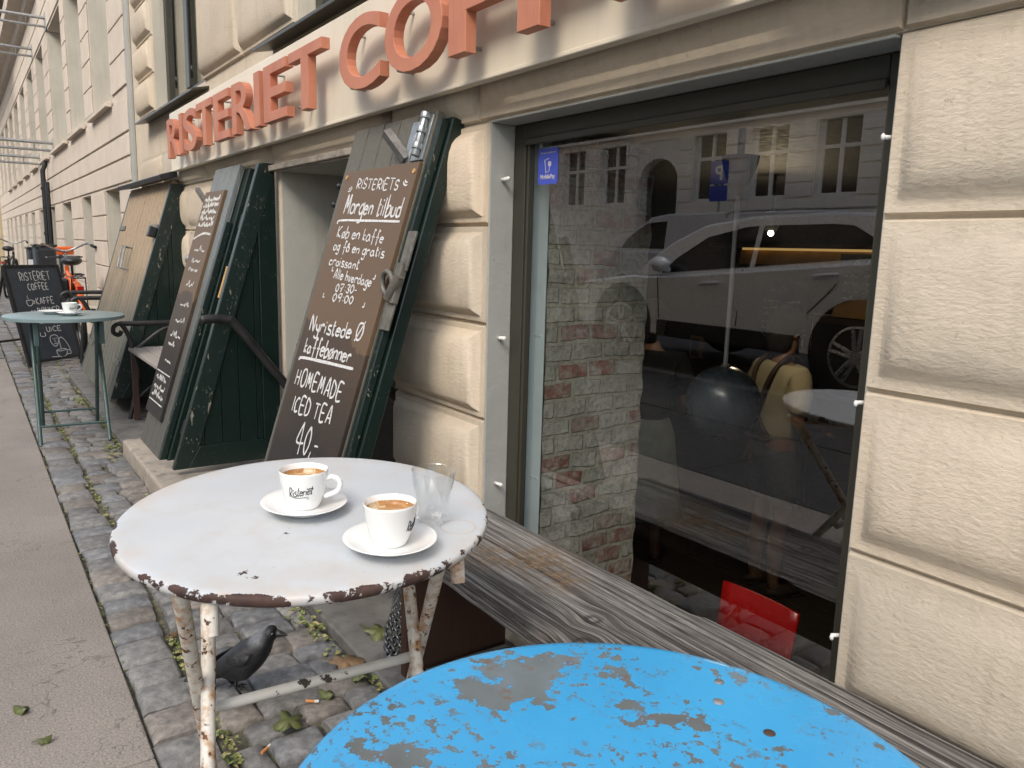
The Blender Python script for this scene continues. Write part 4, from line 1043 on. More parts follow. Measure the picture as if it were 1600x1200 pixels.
part(bn, 'screw', M['zinc'], q, smooth=50)

# ribbed light-well grating in the angle behind the bench support
gr = thing('light_well_grate', 'ribbed grey metal light-well grate on the flagstones beneath the bench', 'grate', (-1.6, 1.1, .012))
q = MB().box(-1.745, -1.0, .95, 1.225, .0135, .020); part(gr, 'plate', M['zinc'], q)
q = MB()
for i in range(18): q.box(-1.735+i*.041, -1.722+i*.041, .955, 1.22, .0205, .034)
part(gr, 'rib', M['zinc'], q, bevel=.002)

# heap of chains beside the bench
ch = MB()
def chain(pts, L=.034, rad=.0042):
    pts = smoothpts(pts, 10); d = 0; acc = [0]
    for a, b in zip(pts, pts[1:]): acc.append(acc[-1]+(b-a).length)
    n = int(acc[-1]/(L*.72)); k_ = 0
    for i in range(n):
        s_ = (i+.5)*L*.72
        while k_ < len(acc)-2 and acc[k_+1] < s_: k_ += 1
        f = (s_-acc[k_])/max(1e-6, acc[k_+1]-acc[k_]); c = pts[k_].lerp(pts[k_+1], f); t = (pts[k_+1]-pts[k_]).normalized()
        q = t.cross(Vector((0, 0, 1))).normalized(); u = t.cross(q)
        ax = q*math.cos(R_(35 if i % 2 else -50))+u*math.sin(R_(35 if i % 2 else -50))
        ring = []
        for j in range(12):
            a = 2*PI*j/12; ring.append(c+t*(math.cos(a)*L*.5)+ax*(math.sin(a)*L*.30))
        ch.tube(ring, rad, 6, close=True)
rn = random.Random(2)
for i in range(7):
    o_ = i*.030
    chain([(-2.36+o_*.35, 1.18-o_*.2, .020), (-2.22+o_*.45, 1.13-o_*.35, .022+rn.random()*.006), (-2.08+o_*.5, 1.10-o_*.75, .022), (-1.93+o_*.4, 1.06-o_*.85, .020+rn.random()*.006)])
co = ch.build('chain', M['chain'], None, smooth=True, loc=(-2.1, 1.08, .01)); tag(co, 'heap of grey steel chains lying on the flagstones beside the bench support', 'chain')

# ------------------------------------------------------------------ jackdaw
def make_bird():
    t = proto('jackdaw', 'black jackdaw with grey nape walking on the cobbles under the white table', 'bird', (-1.93, .515, .004), None, (0, 0, R_(50))); t.scale = (.74, .98, .84)
    skin('body', M['bird'], t, [(None, [((0, 0, .115), (.052, .060)), ((.045, 0, .135), (.052, .058)), ((.080, 0, .165), (.041, .045)), ((.100, 0, .195), (.029, .030)), ((.118, 0, .213), (.026, .029)), ((.138, 0, .212), (.017, .019))]),
        (0, [((-.05, 0, .092), (.038, .036)), ((-.10, 0, .070), (.022, .018)), ((-.15, 0, .052), (.019, .008)), ((-.205, 0, .035), (.020, .005))]),
        (0, [((.006, .024, .080), (.021, .021)), ((.004, .026, .058), (.010, .010))]), (0, [((-.01, -.024, .080), (.021, .021)), ((-.014, -.026, .056), (.010, .010))])], 3)
    for sd in (1, -1):
        wg = MB()
        n = 14; m_ = 7
        for i in range(n+1):
            u = i/n; x = .070-.235*u; zc = .142-.085*u; h = .040*math.sin(PI*min(1, u*.82+.12))**.7*(1-.35*u)
            for j in range(m_+1):
                v = j/m_*2-1; wg.v.append(Vector((x-.012*(1-v), sd*((.047-.030*u**1.5)*math.sqrt(max(0, 1-.45*v*v))+.0035), zc+h*v)))
        for i in range(n):
            for j in range(m_): a = i*(m_+1)+j; wg.f.append((a, a+1, a+m_+2, a+m_+1))
        part(t, 'wing', M['bird'], wg, smooth=True, solid=.004)
        part(t, 'eye', M['zinc'] if False else simple('pale_eye', (.35, .38, .4), .2, bump=0), MB().ball((.130, sd*.0175, .2185), .0028, 10, 8), smooth=True)
        part(t, 'pupil', M['ink'], MB().ball((.1313, sd*.0192, .2187), .0018, 8, 6), smooth=True)
    part(t, 'beak', M['blackpaint'], MB().lathe([(.0001, -.010), (.012, -.002), (.0095, .012), (.0045, .028), (.0005, .038)], (.139, 0, .211), 14, mat=Matrix.Rotation(R_(97), 3, 'Y')), smooth=True)
    for (fx, sd) in ((.030, -.028), (-.034, .026)):
        lg = MB().tube([(.0 if fx > 0 else -.008, sd, .072), (fx*.35-.012, sd, .038), (fx, sd, .006)], [.006, .0036, .0036], 8)
        for (dx, dy) in ((.035, 0), (.029, .015), (.029, -.015), (-.026, 0)): lg.tube([(fx, sd, .006), (fx+dx*.6, sd+dy*.6, .007), (fx+dx, sd+dy, .002)], [.0034, .0028, .0012], 6)
        part(t, 'leg', M['blackpaint'], lg, smooth=True)
make_bird()

# ------------------------------------------------------------------ fallen leaves and cigarette ends
def leaf_mesh(nm, mat, lobes, r):
    mb = MB(); n = 40; c = Vector((0, 0, .012))
    rim_ = []
    for i in range(n):
        a = 2*PI*i/n; q = r*(.62+.38*abs(math.cos(a*lobes/2)))*(1-.25*(math.cos(a) < -.8)); z = .004+.010*math.sin(2*a+.7)+.006*math.cos(3*a)
        rim_.append(Vector((q*math.cos(a)*1.15, q*math.sin(a)*.9, max(.001, z))))
    mb.add([c]+rim_, [(0, i+1, (i+1) % n+1) for i in range(n)])
    mb.tube([(-r*.7, 0, .006), (-r*1.5, r*.1, .002)], .0012, 5)
    o = mb.build(nm, mat, None, smooth=True, solid=.0008); o['_org'] = (0, 0, 0); return o
LV = [('green', (-2.02, .955, .012), .055, .5, 'green leaf on the flagstone next to the bench support'), ('green', (-1.90, 1.0, .014), .045, 2, 'smaller green leaf touching the bench support'), ('green', (-1.735, .575, .004), .042, -.6, 'curled green leaf on the cobbles by the white crossbar'),
      ('brown', (-1.925, .80, .006), .05, .9, 'dry brown leaf on the cobble edge by the flagstones'), ('green', (-2.144, .039, .001), .020, .3, 'small green leaf alone on the bare pavement'), ('green', (-1.975, .072, .001), .016, 1.2, 'tiny crumpled grey-green leaf on the pavement'),
      ('green', (-1.83, .81, .004), .03, 2.5, 'yellowish green leaf in the joint beside the flagstone edge'), ('brown', (-2.35, .435, .0), .014, 1.5, 'small brown leaf in the outer joint of the cobbles'), ('green', (-1.80, .70, .004), .022, .2, 'pale green leaf between cobbles under the table crossbar')]
for kk, loc, r, a, lab in LV:
    o = leaf_mesh('fallen_leaf', M['leaf'] if kk == 'green' else M['leafbrown'], 5 if r > .03 else 3, r); o.location = loc; o.rotation_euler = (.05, .08, a); tag(o, lab, 'leaf', 'fallen leaves')
CG = [((-1.79, .655, .009), 1.0, 'cigarette end between cobbles near the curled green leaf'), ((-1.66, .495, .009), 2.2, 'cigarette end by the rim of the blue table'), ((-1.845, .80, .012), .6, 'cigarette end beside the dry brown leaf')]
for loc, a, lab in CG:
    t = proto('cigarette_end', lab, 'cigarette end', loc, 'cigarette ends on the cobbles', (0, .05, a))
    part(t, 'filter', M['filter'], MB().tube([(-.016, 0, 0), (.006, 0, 0)], .0038, 8), smooth=50); part(t, 'paper', M['cig'], MB().tube([(.0062, 0, 0), (.017, .001, 0)], .0037, 8), smooth=50)

# window sticker
stx = sticker_loc
sk_ = thing('window_sticker', 'blue payment sticker reading MobilePay in the top left corner of the shop window', 'sticker', stx)
def rrect(cx, cz, w_, h_, r_, y, n=5):
    out = []
    for (sx_, sz_, a0) in ((1, 1, 0), (-1, 1, 90), (-1, -1, 180), (1, -1, 270)):
        for i in range(n+1): a = R_(a0+90*i/n); out.append((cx+sx_*(w_/2-r_)+r_*math.cos(a), y, cz+sz_*(h_/2-r_)+r_*math.sin(a)))
    return out
part(sk_, 'label', M['stickerblue'], MB().prism(rrect(stx[0], stx[2], .090, .098, .007, stx[1]), (0, .0012, 0)))
def flat_text(txt, size, cx, cz, y, off=0):
    me = bfont_mesh(txt, size, .0002, off, 0, 'CENTER'); return mesh_to_mb(me, Matrix(((1, 0, 0, cx), (0, 0, -1, y), (0, 1, 0, cz), (0, 0, 0, 1))))
part(sk_, 'lettering', M['chalk'], flat_text('MobilePay', .0165, stx[0], stx[2]-.034, stx[1]-.0004, .0004))
part(sk_, 'lettering', M['chalk'], flat_text('Her kan du betale med', .0072, stx[0], stx[2]+.034, stx[1]-.0004))
q = MB(); c = stx
for a, b in (((-.014, .016), (.004, .020)), ((-.014, .016), (-.008, -.018)), ((-.008, -.018), (.006, -.015)), ((.006, -.015), (.008, .0))): q.tube([(c[0]+a[0], c[1]-.0004, c[2]+a[1]), (c[0]+b[0], c[1]-.0004, c[2]+b[1])], .0012, 5)
q.prism(rrect(c[0]+.008, c[2]+.006, .014, .013, .003, c[1]-.0006), (0, .0005, 0))
part(sk_, 'symbol', M['chalk'], q)

# ------------------------------------------------------------------ teal table farther along, with its crockery
tc = Vector((-5.30, .48, 0))
tt2 = thing('cafe_table', 'round grey-teal folding table on thin dark green legs in front of the chalkboard sign', 'table', tc)
part(tt2, 'table_top', M['teal'], MB().lathe([(.0001, .72), (.31, .72), (.316, .717), (.317, .70), (.312, .698), (.310, .712), (.0001, .712)], (tc.x, tc.y, 0), 72), smooth=40)
e2 = Vector((.97, -.05, 0)).normalized(); sv = Vector((0.05, 1, 0)).normalized()
for s_, sg_ in ((-.175, 1), (.175, 1), (-.15, -1), (.15, -1)):
    part(tt2, 'leg', M['teal_leg'], MB().tube([tc+e2*(-.17*sg_)+sv*s_+Vector((0, 0, .70)), tc+e2*(.28*sg_)+sv*s_], .011, 10), smooth=50)
for s_ in (-.165, .165): part(tt2, 'hinge_plate', M['teal_leg'], MB().box(tc.x+.14, tc.x+.20, tc.y+s_-.012, tc.y+s_+.012, .56, .69), bevel=.003)
part(tt2, 'crossbar', M['teal_leg'], MB().tube([tc+e2*.22+sv*-.175+Vector((0, 0, .10)), tc+e2*.22+sv*.175+Vector((0, 0, .10))], .007, 8), smooth=50)
part(tt2, 'crossbar', M['teal_leg'], MB().tube([tc+e2*-.22+sv*-.15+Vector((0, 0, .10)), tc+e2*-.22+sv*.15+Vector((0, 0, .10))], .007, 8), smooth=50)
cx_, cy_ = -5.22, .50
s3 = s1.copy(); COL.objects.link(s3); s3.location = (cx_, cy_, .7205); s3.rotation_euler = (0, 0, 0); del s3['group']
tag(s3, 'white saucer under the cup on the far grey-teal table', 'saucer')
make_cup('coffee_cup', 'white cup with black script on the far grey-teal table', (cx_, cy_, .729), math.atan2(.97, -.1), math.atan2(-.5, 5.2)-math.atan2(.97, -.1)+.5)
s4 = s1.copy(); COL.objects.link(s4); s4.location = (-5.36, .42, .7205); s4.rotation_euler = (0, 0, 0); del s4['group']
tag(s4, 'empty small plate to the left of the cup on the far grey-teal table', 'plate'); s4.name = 'plate'

# ------------------------------------------------------------------ A-frame chalkboard
P0 = Vector((-8.226, .439, 0)); P1 = Vector((-8.646, .913, 0)); T0 = Vector((-8.362, .319, .902)); T1 = Vector((-8.836, .744, .951))
U = (P1-P0).normalized(); V = ((T0+T1)/2-(P0+P1)/2).normalized(); N = U.cross(V).normalized(); V = N.cross(U)
if N.x < 0: N = -N
af = thing('sandwich_board', 'black A-frame chalkboard on the pavement with white handwritten menu and a drawn face', 'sign', (-8.45, .66, 0))
HW = .632; HH = .935
sh = 0
def F(u, v, n=0): return P0+U*(u+sh*v)+V*v+N*n
def fbox(mb, u0, u1, v0, v1, n0, n1):
    return mb.add([F(u, v, n) for n in (n0, n1) for (u, v) in ((u0, v0), (u1, v0), (u1, v1), (u0, v1))], [(3, 2, 1, 0), (4, 5, 6, 7), (0, 1, 5, 4), (1, 2, 6, 5), (2, 3, 7, 6), (3, 0, 4, 7)])
part(af, 'board', M['slate'], fbox(MB(), .03, HW-.03, .05, HH-.03, -.012, 0), bevel=.002)
q = MB(); fbox(q, 0, .0295, 0, HH, -.025, .003); fbox(q, HW-.0295, HW, 0, HH, -.025, .003); fbox(q, .03, HW-.03, HH-.0295, HH, -.025, .003); fbox(q, .03, HW-.03, .025, .0495, -.025, .003)
part(af, 'frame', M['blackpaint'], q, bevel=.002)
Nh = Vector((-N.x, -N.y, 0)).normalized()
q = MB()
for u in (.03, HW-.03): q.tube([F(u, HH-.05, -.03), F(u, 0, 0)+Nh*.52-Vector((0, 0, 0))], .014, 6)
a_, b_ = F(.03, .2, 0)+Nh*.41, F(HW-.03, .2, 0)+Nh*.41; q.tube([a_, b_], .012, 6)
part(af, 'rear_leg', M['blackpaint'], q)
tx = MB(); f = lambda u, v: F(u, v, .0012)
for t, u0, u1, v, cap in (('RISTERIET', .15, .49, .79, .075), ('COFFEE', .21, .44, .70, .062), ('KAFFE', .26, .46, .565, .058), ('BØNNER', .25, .50, .475, .055), ('MAD', .32, .46, .385, .055), ('JUICE', .27, .46, .30, .045)):
    write(tx, t, f, (u0, v), (u1, v+.0), cap, N, .0075)
def loopf(pts, wd=.007): ribbon(tx, smoothpts([f(*p) for p in pts], 5), N, wd)
loopf([(.15, .60), (.16, .56), (.19, .555), (.215, .575), (.22, .605), (.15, .605)]); loopf([(.22, .60), (.24, .595), (.235, .575), (.215, .575)]); loopf([(.18, .65), (.17, .63), (.185, .62)], .004)
loopf([(.175, .50), (.17, .47), (.19, .465), (.20, .49), (.185, .51), (.175, .50)]); loopf([(.205, .50), (.20, .475), (.22, .465), (.232, .49), (.218, .51), (.205, .50)])
loopf([(.15, .385), (.18, .43), (.23, .43), (.29, .39), (.24, .385), (.22, .405), (.19, .385), (.15, .385)])
loopf([(.21, .30), (.21, .265), (.26, .265), (.26, .30)])
loopf([(.31, .255), (.30, .21), (.325, .165), (.36, .16), (.39, .20), (.395, .245), (.36, .265), (.31, .255)]); loopf([(.33, .235), (.345, .225)], .006); loopf([(.365, .235), (.38, .228)], .006); loopf([(.355, .23), (.35, .20), (.362, .20)], .005); loopf([(.335, .185), (.355, .178), (.37, .187)], .006)
loopf([(.40, .215), (.43, .235), (.47, .20), (.50, .13), (.50, .09)]); loopf([(.40, .21), (.40, .13)])
loopf([(.34, .115), (.345, .075), (.38, .05), (.42, .05), (.455, .075), (.46, .115), (.40, .125), (.34, .115), (.40, .105), (.46, .115)]); loopf([(.46, .11), (.50, .10), (.50, .07), (.455, .07)])
loopf([(.27, .062), (.36, .055)])
part(af, 'lettering', M['chalk'], tx)

# ------------------------------------------------------------------ wrought iron garden bench between the hatches
gb = thing('garden_bench', 'old garden bench with pale worn plank seat and scrolled iron arms between the hatches', 'bench', (-5.3, 1.0, .02))
sp_ = MB()
for i in range(4): sp_.box(-5.50, -4.60, .84+i*.083, .918+i*.083, .46, .482)
part(gb, 'seat', planks('pale_bench_boards', (.42, .38, .33), (.34, .31, .28), (.2, .18, .16)), sp_, bevel=.004)
for X in (-5.46, -4.66):
    dy_ = 0 if X < -5 else .17
    a = smoothpts([(X, .86, .46), (X, .84, .56), (X, .80, .635), (X, .76, .625), (X, .755, .585), (X, .785, .57), (X, .80, .595)], 6)
    a = [p+Vector((0, dy_, 0)) for p in a]
    ar = MB().tube(a, .014, 8).tube([(X, .79+dy_, .640), (X, 1.20, .640)], .016, 8).tube(smoothpts([(X, .88, .47), (X, .95, .53), (X, 1.05, .60), (X, 1.18, .63)], 5), .011, 8)
    part(gb, 'armrest', M['iron'], ar, smooth=50)
    lg = MB().tube(smoothpts([(X, .86, .455), (X, .885, .30), (X, .85, .14), (X, .82, .02)], 5), .014, 8).tube(smoothpts([(X, 1.15, .455), (X, 1.12, .3), (X, 1.16, .12), (X, 1.20, .02)], 5), .014, 8).tube(smoothpts([(X, .87, .15), (X, 1.0, .24), (X, 1.14, .16)], 5), .009, 8)
    part(gb, 'leg', M['iron'], lg, smooth=50)
part(gb, 'back_rail', M['brownboard'], MB().box(-5.5, -4.62, 1.195, 1.22, .62, .72).box(-5.5, -4.62, 1.195, 1.22, .76, .86), bevel=.004)
part(gb, 'front_leg', M['brownboard'], MB().prism([(-5.50, .85, .458), (-5.46, .85, .458), (-5.40, .84, .022), (-5.43, .84, .022)], (0, .035, 0)), bevel=.003)
gb2 = thing('garden_bench', 'second garden bench mostly hidden left of the closed hatch, showing one iron scroll arm', 'bench', (-8.0, 1.0, 0))
part(gb2, 'seat', M['greywood'], MB().box(-8.35, -7.45, .86, 1.18, .46, .482), bevel=.004)
for X in (-8.3, -7.5):
    a = smoothpts([(X, .90, .46), (X, .86, .56), (X, .80, .665), (X, .74, .65), (X, .735, .60), (X, .775, .58), (X, .80, .61)], 6)
    part(gb2, 'armrest', M['iron'], MB().tube(a, .017, 8).tube([(X, .80, .668), (X, 1.2, .668)], .018, 8), smooth=50)
    part(gb2, 'leg', M['iron'], MB().tube([(X, .90, .458), (X, .86, .0)], .015, 8).tube([(X, 1.15, .458), (X, 1.18, .0)], .015, 8), smooth=50)

# ------------------------------------------------------------------ bicycles (x forwards, z up, origin on the ground below the bottom bracket)
def make_bike(name, label, loc, rot, frame, tilt=.06, orange=False):
    t = proto(name, label, 'bicycle', loc, None, (tilt, 0, rot))
    for wx in (-.48, .60):
        ring = [Vector((wx+.335*math.cos(a), 0, .355+.335*math.sin(a))) for a in [2*PI*i/40 for i in range(40)]]
        ty = part(t, 'wheel', M['rubber'], MB().tube(ring, .021, 8, close=True), smooth=True)
        rg = [Vector((wx+.308*math.cos(a), 0, .355+.308*math.sin(a))) for a in [2*PI*i/40 for i in range(40)]]
        part(ty, 'rim', M['zinc'], MB().tube(rg, .011, 6, close=True), smooth=True)
        sp = MB()
        for i in range(20): a = 2*PI*i/20; sp.tube([(wx, .02*(-1)**i, .355), (wx+.305*math.cos(a), 0, .355+.305*math.sin(a))], .0016, 4)
        sp.tube([(wx, -.045, .355), (wx, .045, .355)], .022, 10)
        part(ty, 'spokes', M['zinc'], sp)
        fd = MB(); n = 20
        for i in range(n+1):
            a = R_(10)+R_(165)*i/n if wx < 0 else R_(25)+R_(140)*i/n
            for (dy, dr) in ((-.03, -.012), (-.015, 0), (.015, 0), (.03, -.012)): fd.v.append(Vector((wx+(.375+dr)*math.cos(a), dy, .355+(.375+dr)*math.sin(a))))
        for i in range(n):
            for j in range(3): b = i*4+j; fd.f.append((b, b+1, b+5, b+4))
        part(t, 'mudguard', frame if orange else M['blackpaint'], fd, smooth=True, solid=.003)
    bb, st_, hd, hd2 = Vector((0, 0, .30)), Vector((-.17, 0, .80)), Vector((.42, 0, .86)), Vector((.46, 0, .70))
    fr = MB().tube([bb, st_], .017, 8).tube([hd2+Vector((-.01, 0, .02)), bb], .020, 8).tube([Vector((-.12, 0, .68)), Vector((.43, 0, .80))], .017, 8).tube([hd, hd2], .021, 8)
    for sd in (-1, 1):
        fr.tube([bb+Vector((0, .03*sd, 0)), Vector((-.48, .06*sd, .355))], .011, 8).tube([Vector((-.15, .02*sd, .74)), Vector((-.48, .06*sd, .355))], .010, 8).tube([Vector((.465, .02*sd, .69)), Vector((.50, .05*sd, .55)), Vector((.60, .05*sd, .355))], .012, 8)
    part(t, 'frame', frame, fr, smooth=50)
    part(t, 'saddle', M['blackpaint'], MB().ball((-.22, 0, .93), .12, 16, 10, (1.05, .85, .42)).ball((-.08, 0, .935), .06, 12, 8, (1.6, .6, .5)).tube([(-.17, 0, .78), (-.20, 0, .91)], .013, 8), smooth=True)
    hb = smoothpts([(.26, -.25, 1.08), (.34, -.21, 1.10), (.42, -.10, 1.05), (.42, 0, 1.02), (.42, .10, 1.05), (.34, .21, 1.10), (.26, .25, 1.08)], 6)
    hnd = part(t, 'handlebar', M['steel'], MB().tube(hb, .012, 8).tube([(.42, 0, .85), (.42, 0, 1.0)], .013, 8), smooth=50)
    for sd in (-1, 1): part(hnd, 'grip', M['rubber'], MB().tube([(.26, .25*sd, 1.08), (.15, .275*sd, 1.06)], .017, 8), smooth=50)
    part(t, 'carrier', M['blackpaint'], MB().tube([(-.25, -.06, .78), (-.78, -.06, .775), (-.78, .06, .775), (-.25, .06, .78)], .007, 6).tube([(-.5, -.06, .777), (-.5, .06, .777)], .006, 6).tube([(-.75, -.06, .775), (-.48, -.08, .36)], .006, 6).tube([(-.75, .06, .775), (-.48, .08, .36)], .006, 6).tube([(-.27, 0, .782), (-.78, 0, .778)], .006, 6), smooth=50)
    part(t, 'chain_case', M['blackpaint'], MB().box(-.5, .09, .055, .075, .26, .42), bevel=.01)
    part(t, 'rear_light', M['red'], MB().box(-.862, -.845, -.03, .03, .66, .70), bevel=.004)
    part(t, 'pedal', M['rubber'], MB().tube([(0, .09, .30), (.12, .10, .20)], .01, 6).box(.07, .17, .10, .18, .19, .21).tube([(0, -.09, .30), (-.12, -.10, .40)], .01, 6).box(-.17, -.07, -.18, -.10, .39, .41))
    if orange:
        part(t, 'front_plate', frame, MB().box(.43, .45, -.085, .085, .98, 1.07), bevel=.01)
        part(t, 'crate', M['blackpaint'], MB().tube([(.50, -.17, .95), (.80, -.17, .95), (.80, .17, .95), (.50, .17, .95)], .008, 6, close=True).tube([(.50, -.17, .75), (.80, -.17, .75), (.80, .17, .75), (.50, .17, .75)], .008, 6, close=True), smooth=50)
        part(t, 'basket', M['blackpaint'], MB().box(-.70, -.32, .08, .20, .50, .77), bevel=.02)
    return t
make_bike('bicycle', 'orange bicycle parked against the facade behind the chalkboard sign', (-9.6, .985, 0), R_(179), M['orange'], -.04, True)
make_bike('bicycle', 'dark bicycle with black frame parked far down the pavement', (-18.2, .75, 0), R_(170), M['iron'], .05)

# dark cabinets behind the A-frame
for i, (x, y, w_, h_, lab) in enumerate(((-13.6, 1.02, .26, 1.06, 'taller dark grey metal box by the far wall behind the chalkboard sign'), (-15.3, .99, .16, 1.0, 'shorter dark grey box with a pale label behind the taller dark box'))):
    t = thing('cabinet', lab, 'cabinet', (x, y, 0))
    part(t, 'body', M['slate'], MB().box(x-.3, x+.3, y-w_/2, y+w_/2, .06, h_-.03), bevel=.008)
    part(t, 'lid', M['blackpaint'], MB().box(x-.32, x+.32, y-w_/2-.02, y+w_/2+.02, h_-.03, h_), bevel=.008)
    part(t, 'door', M['blackpaint'], MB().box(x+.3002, x+.312, y-w_/2+.03, y+w_/2-.03, .12, h_-.08), bevel=.004)
    part(t, 'foot', M['iron'], MB().box(x-.28, x-.22, y-w_/2+.02, y+w_/2-.02, 0, .06).box(x+.22, x+.28, y-w_/2+.02, y+w_/2-.02, 0, .06))
    if i: part(t, 'paper_label', M['white'], MB().box(x+.3122, x+.314, y-.10, y+.10, .55, .80))

# ------------------------------------------------------------------ left neighbour building
nb = thing('apartment_building', 'long pale pinkish rendered apartment building down the street with deep plain window reveals', 'building', (-20, W, 0))
wall = MB(); wins = []
xl = -7.46
lowx = [(-9.0, -8.10), (-10.78, -10.0), (-13.0, -11.9)]+[(-13-1.95*i, -12.1-1.95*i) for i in range(1, 9)]
upx = [(-9.45, -8.25), (-11.37, -10.08), (-13.5, -11.8)]+[(-13.5-2.05*i, -12.25-2.05*i) for i in range(1, 9)]
YN = W+.0; D_ = .30
def strip(z0, z1, holes):
    x = xl
    for (a, b) in holes:
        wall.box(b, x, YN, YN+D_, z0, z1); x = a
    wall.box(-32, x, YN, YN+D_, z0, z1)
strip(-.2, .35, []); strip(.35, 1.64, lowx); strip(1.64, 2.42, []); strip(2.42, 4.05, upx); strip(4.05, 4.78, [])
part(nb, 'facade_wall', M['facade_left'], wall)
# raised bands and courses leave shallow horizontal grooves between them
cr = MB()
def course(z0, z1, holes, d=.014):
    x = xl-.01
    for (a, b) in holes+[(-32, -32)]:
        if x-(b+.02) > .1: cr.box(b+.02, x, YN-d, YN-.001, z0+.006, z1-.006)
        x = a-.02
for z in (.36, .62, .88, 1.14, 1.40): course(z, min(z+.26, 1.65), lowx)
course(1.66, 1.86, []); course(1.87, 2.06, []); course(2.07, 2.36, [])
for z in (2.44, 2.71, 2.98, 3.25, 3.52, 3.79): course(z, z+.27, upx)
course(4.08, 4.40, []); course(4.41, 4.74, [])
part(nb, 'course', M['facade_left'], cr, bevel=.006)['kind'] = 'stuff'
cn = MB().prism([(-32, YN-.001, 4.75), (-32, YN-.10, 4.80), (-32, YN-.14, 4.88), (-32, YN-.30, 4.95), (-32, YN-.32, 5.08), (-32, YN-.001, 5.10)], (17.5, 0, 0))
part(nb, 'cornice', M['facade_left'], cn)
part(nb, 'upper_wall', M['facade_left'], MB().box(-32, xl, YN+.03, YN+D_, 4.79, 11.5).box(-14.4, xl, YN, YN+.029, 4.79, 11.5))
for (a, b) in upx[:9]+lowx[:9]:
    up = (a, b) in upx
    z0, z1 = (2.42, 4.05) if up else (.35, 1.64)
    fr = MB(); y0 = YN+.215; y1 = YN+.255; xm = (a+b)/2
    fr.box(a+.003, a+.07, y0, y1, z0, z1-.003).box(b-.07, b-.003, y0, y1, z0, z1-.003).box(a+.07, b-.07, y0, y1, z0, z0+.07).box(a+.07, b-.07, y0, y1, z1-.07, z1-.003).box(xm-.04, xm+.04, y0, y1, z0+.07, z1-.07)
    if up: fr.box(a+.07, xm-.04, y0, y1, z0+1.0, z0+1.06).box(xm+.04, b-.07, y0, y1, z0+1.0, z0+1.06)
    wn = part(nb, 'window', M['white'] if up else M['reveal_left'], fr, bevel=.004)
    p = MB(); p.add([(a+.05, y1-.008, z0+.04), (b-.05, y1-.008, z0+.04), (b-.05, y1-.008, z1-.04), (a+.05, y1-.008, z1-.04)], [(0, 1, 2, 3)]); part(wn, 'pane', M['pane'], p)
    part(wn, 'blind', M['dark'], MB().box(a+.02, b-.02, y1+.02, y1+.03, z0, z1))
    part(wn, 'reveal', M['reveal_left'], MB().box(a+.0005, a+.006, YN+.004, y0-.001, z0+.001, z1-.001)); part(wn, 'reveal', M['reveal_left'], MB().box(b-.006, b-.0005, YN+.004, y0-.001, z0+.001, z1-.001))
    if up: part(wn, 'sill', M['facade_left'], MB().prism([(a-.04, YN-.07, z0-.07), (a-.04, YN-.07, z0-.035), (a-.04, YN-.016, z0-.012), (a-.04, YN-.016, z0-.07)], (b-a+.08, 0, 0)), bevel=.004)
pw = thing('downpipe', 'black rainwater downpipe on the pale apartment building', 'downpipe', (-14.7, W-.06, 0))
part(pw, 'pipe', M['blackpaint'], MB().tube([(-14.7, W-.085, 0), (-14.7, W-.085, 2.2), (-14.7, W-.02, 2.35)], .036, 12).tube([(-14.25, W-.07, .0), (-14.25, W-.07, 2.0)], .03, 10), smooth=50)
q = MB()
for z in (.5, 1.2, 1.9): q.tube([(-14.7, W-.085, z), (-14.7, W-.085, z+.05)], .046, 12)
part(pw, 'bracket', M['iron'], q, smooth=50)
for i, (x, z, L, lab) in enumerate(((-13.5, 4.22, 1.6, 'upper twin-tube sign bracket nearest the camera on the pale building'), (-15.9, 4.24, 1.5, 'upper twin-tube sign bracket farther down the pale building'), (-13.6, 2.52, 1.7, 'lower twin-tube sign bracket just above the downpipe'), (-16.0, 2.50, 1.5, 'lower twin-tube sign bracket farther down the pale building'))):
    t = thing('wall_bracket', lab, 'bracket', (x, W, z), 'twin-tube brackets on the pale building')
    part(t, 'tube', M['steel'], MB().tube([(x, W-.02, z), (x, W-L, z)], .022, 10), smooth=50); part(t, 'tube', M['steel'], MB().tube([(x-.08, W-.02, z-.10), (x-.08, W-L+.12, z-.10)], .018, 10).tube([(x-.08, W-.25, z-.10), (x, W-.25, z)], .010, 6), smooth=50)
    part(t, 'wall_plate', M['zinc'], MB().box(x-.12, x+.05, W-.0202, W-.0152, z-.17, z+.07), bevel=.003)
# next building and scaffold beyond
fb = thing('apartment_building', 'distant yellowish building at the far end of the street', 'building', (-45, W, 0))
part(fb, 'wall', plaster('yellow_render', (.62, .53, .36)), MB().box(-60, -32.05, .9, 6, -.2, 12))
fwb = MB()
for i in range(12):
    for z in (.5, 2.6, 5.2, 7.8): fwb.box(-33.6-i*2.2, -32.6-i*2.2, .86, .899, z, z+1.5)
part(fb, 'window', M['carglass'], fwb)
sc_ = thing('scaffold', 'orange netted scaffold high on the far facade at the end of the street', 'scaffold', (-27, .4, 0))
q = MB()
for i in range(7):
    for y in (.15, .85): q.tube([(-31.5+i*1.8, y, 5.2), (-31.5+i*1.8, y, 12)], .03, 6)
for z in (5.4, 6.4, 7.4, 9.4, 11.2):
    for y in (.15, .85): q.tube([(-31.8, y, z), (-20.4, y, z)], .028, 6)
part(sc_, 'tube', M['zinc'], q, smooth=50)
q = MB()
for z in (5.45, 7.45, 9.45): q.box(-31.8, -20.4, .15, .85, z-.04, z)
part(sc_, 'deck', M['brownboard'], q)
part(sc_, 'netting', simple('orange_net', (.62, .22, .09), .8, var=.3), MB().box(-31.8, -20.4, .08, .095, 6.6, 11.6))

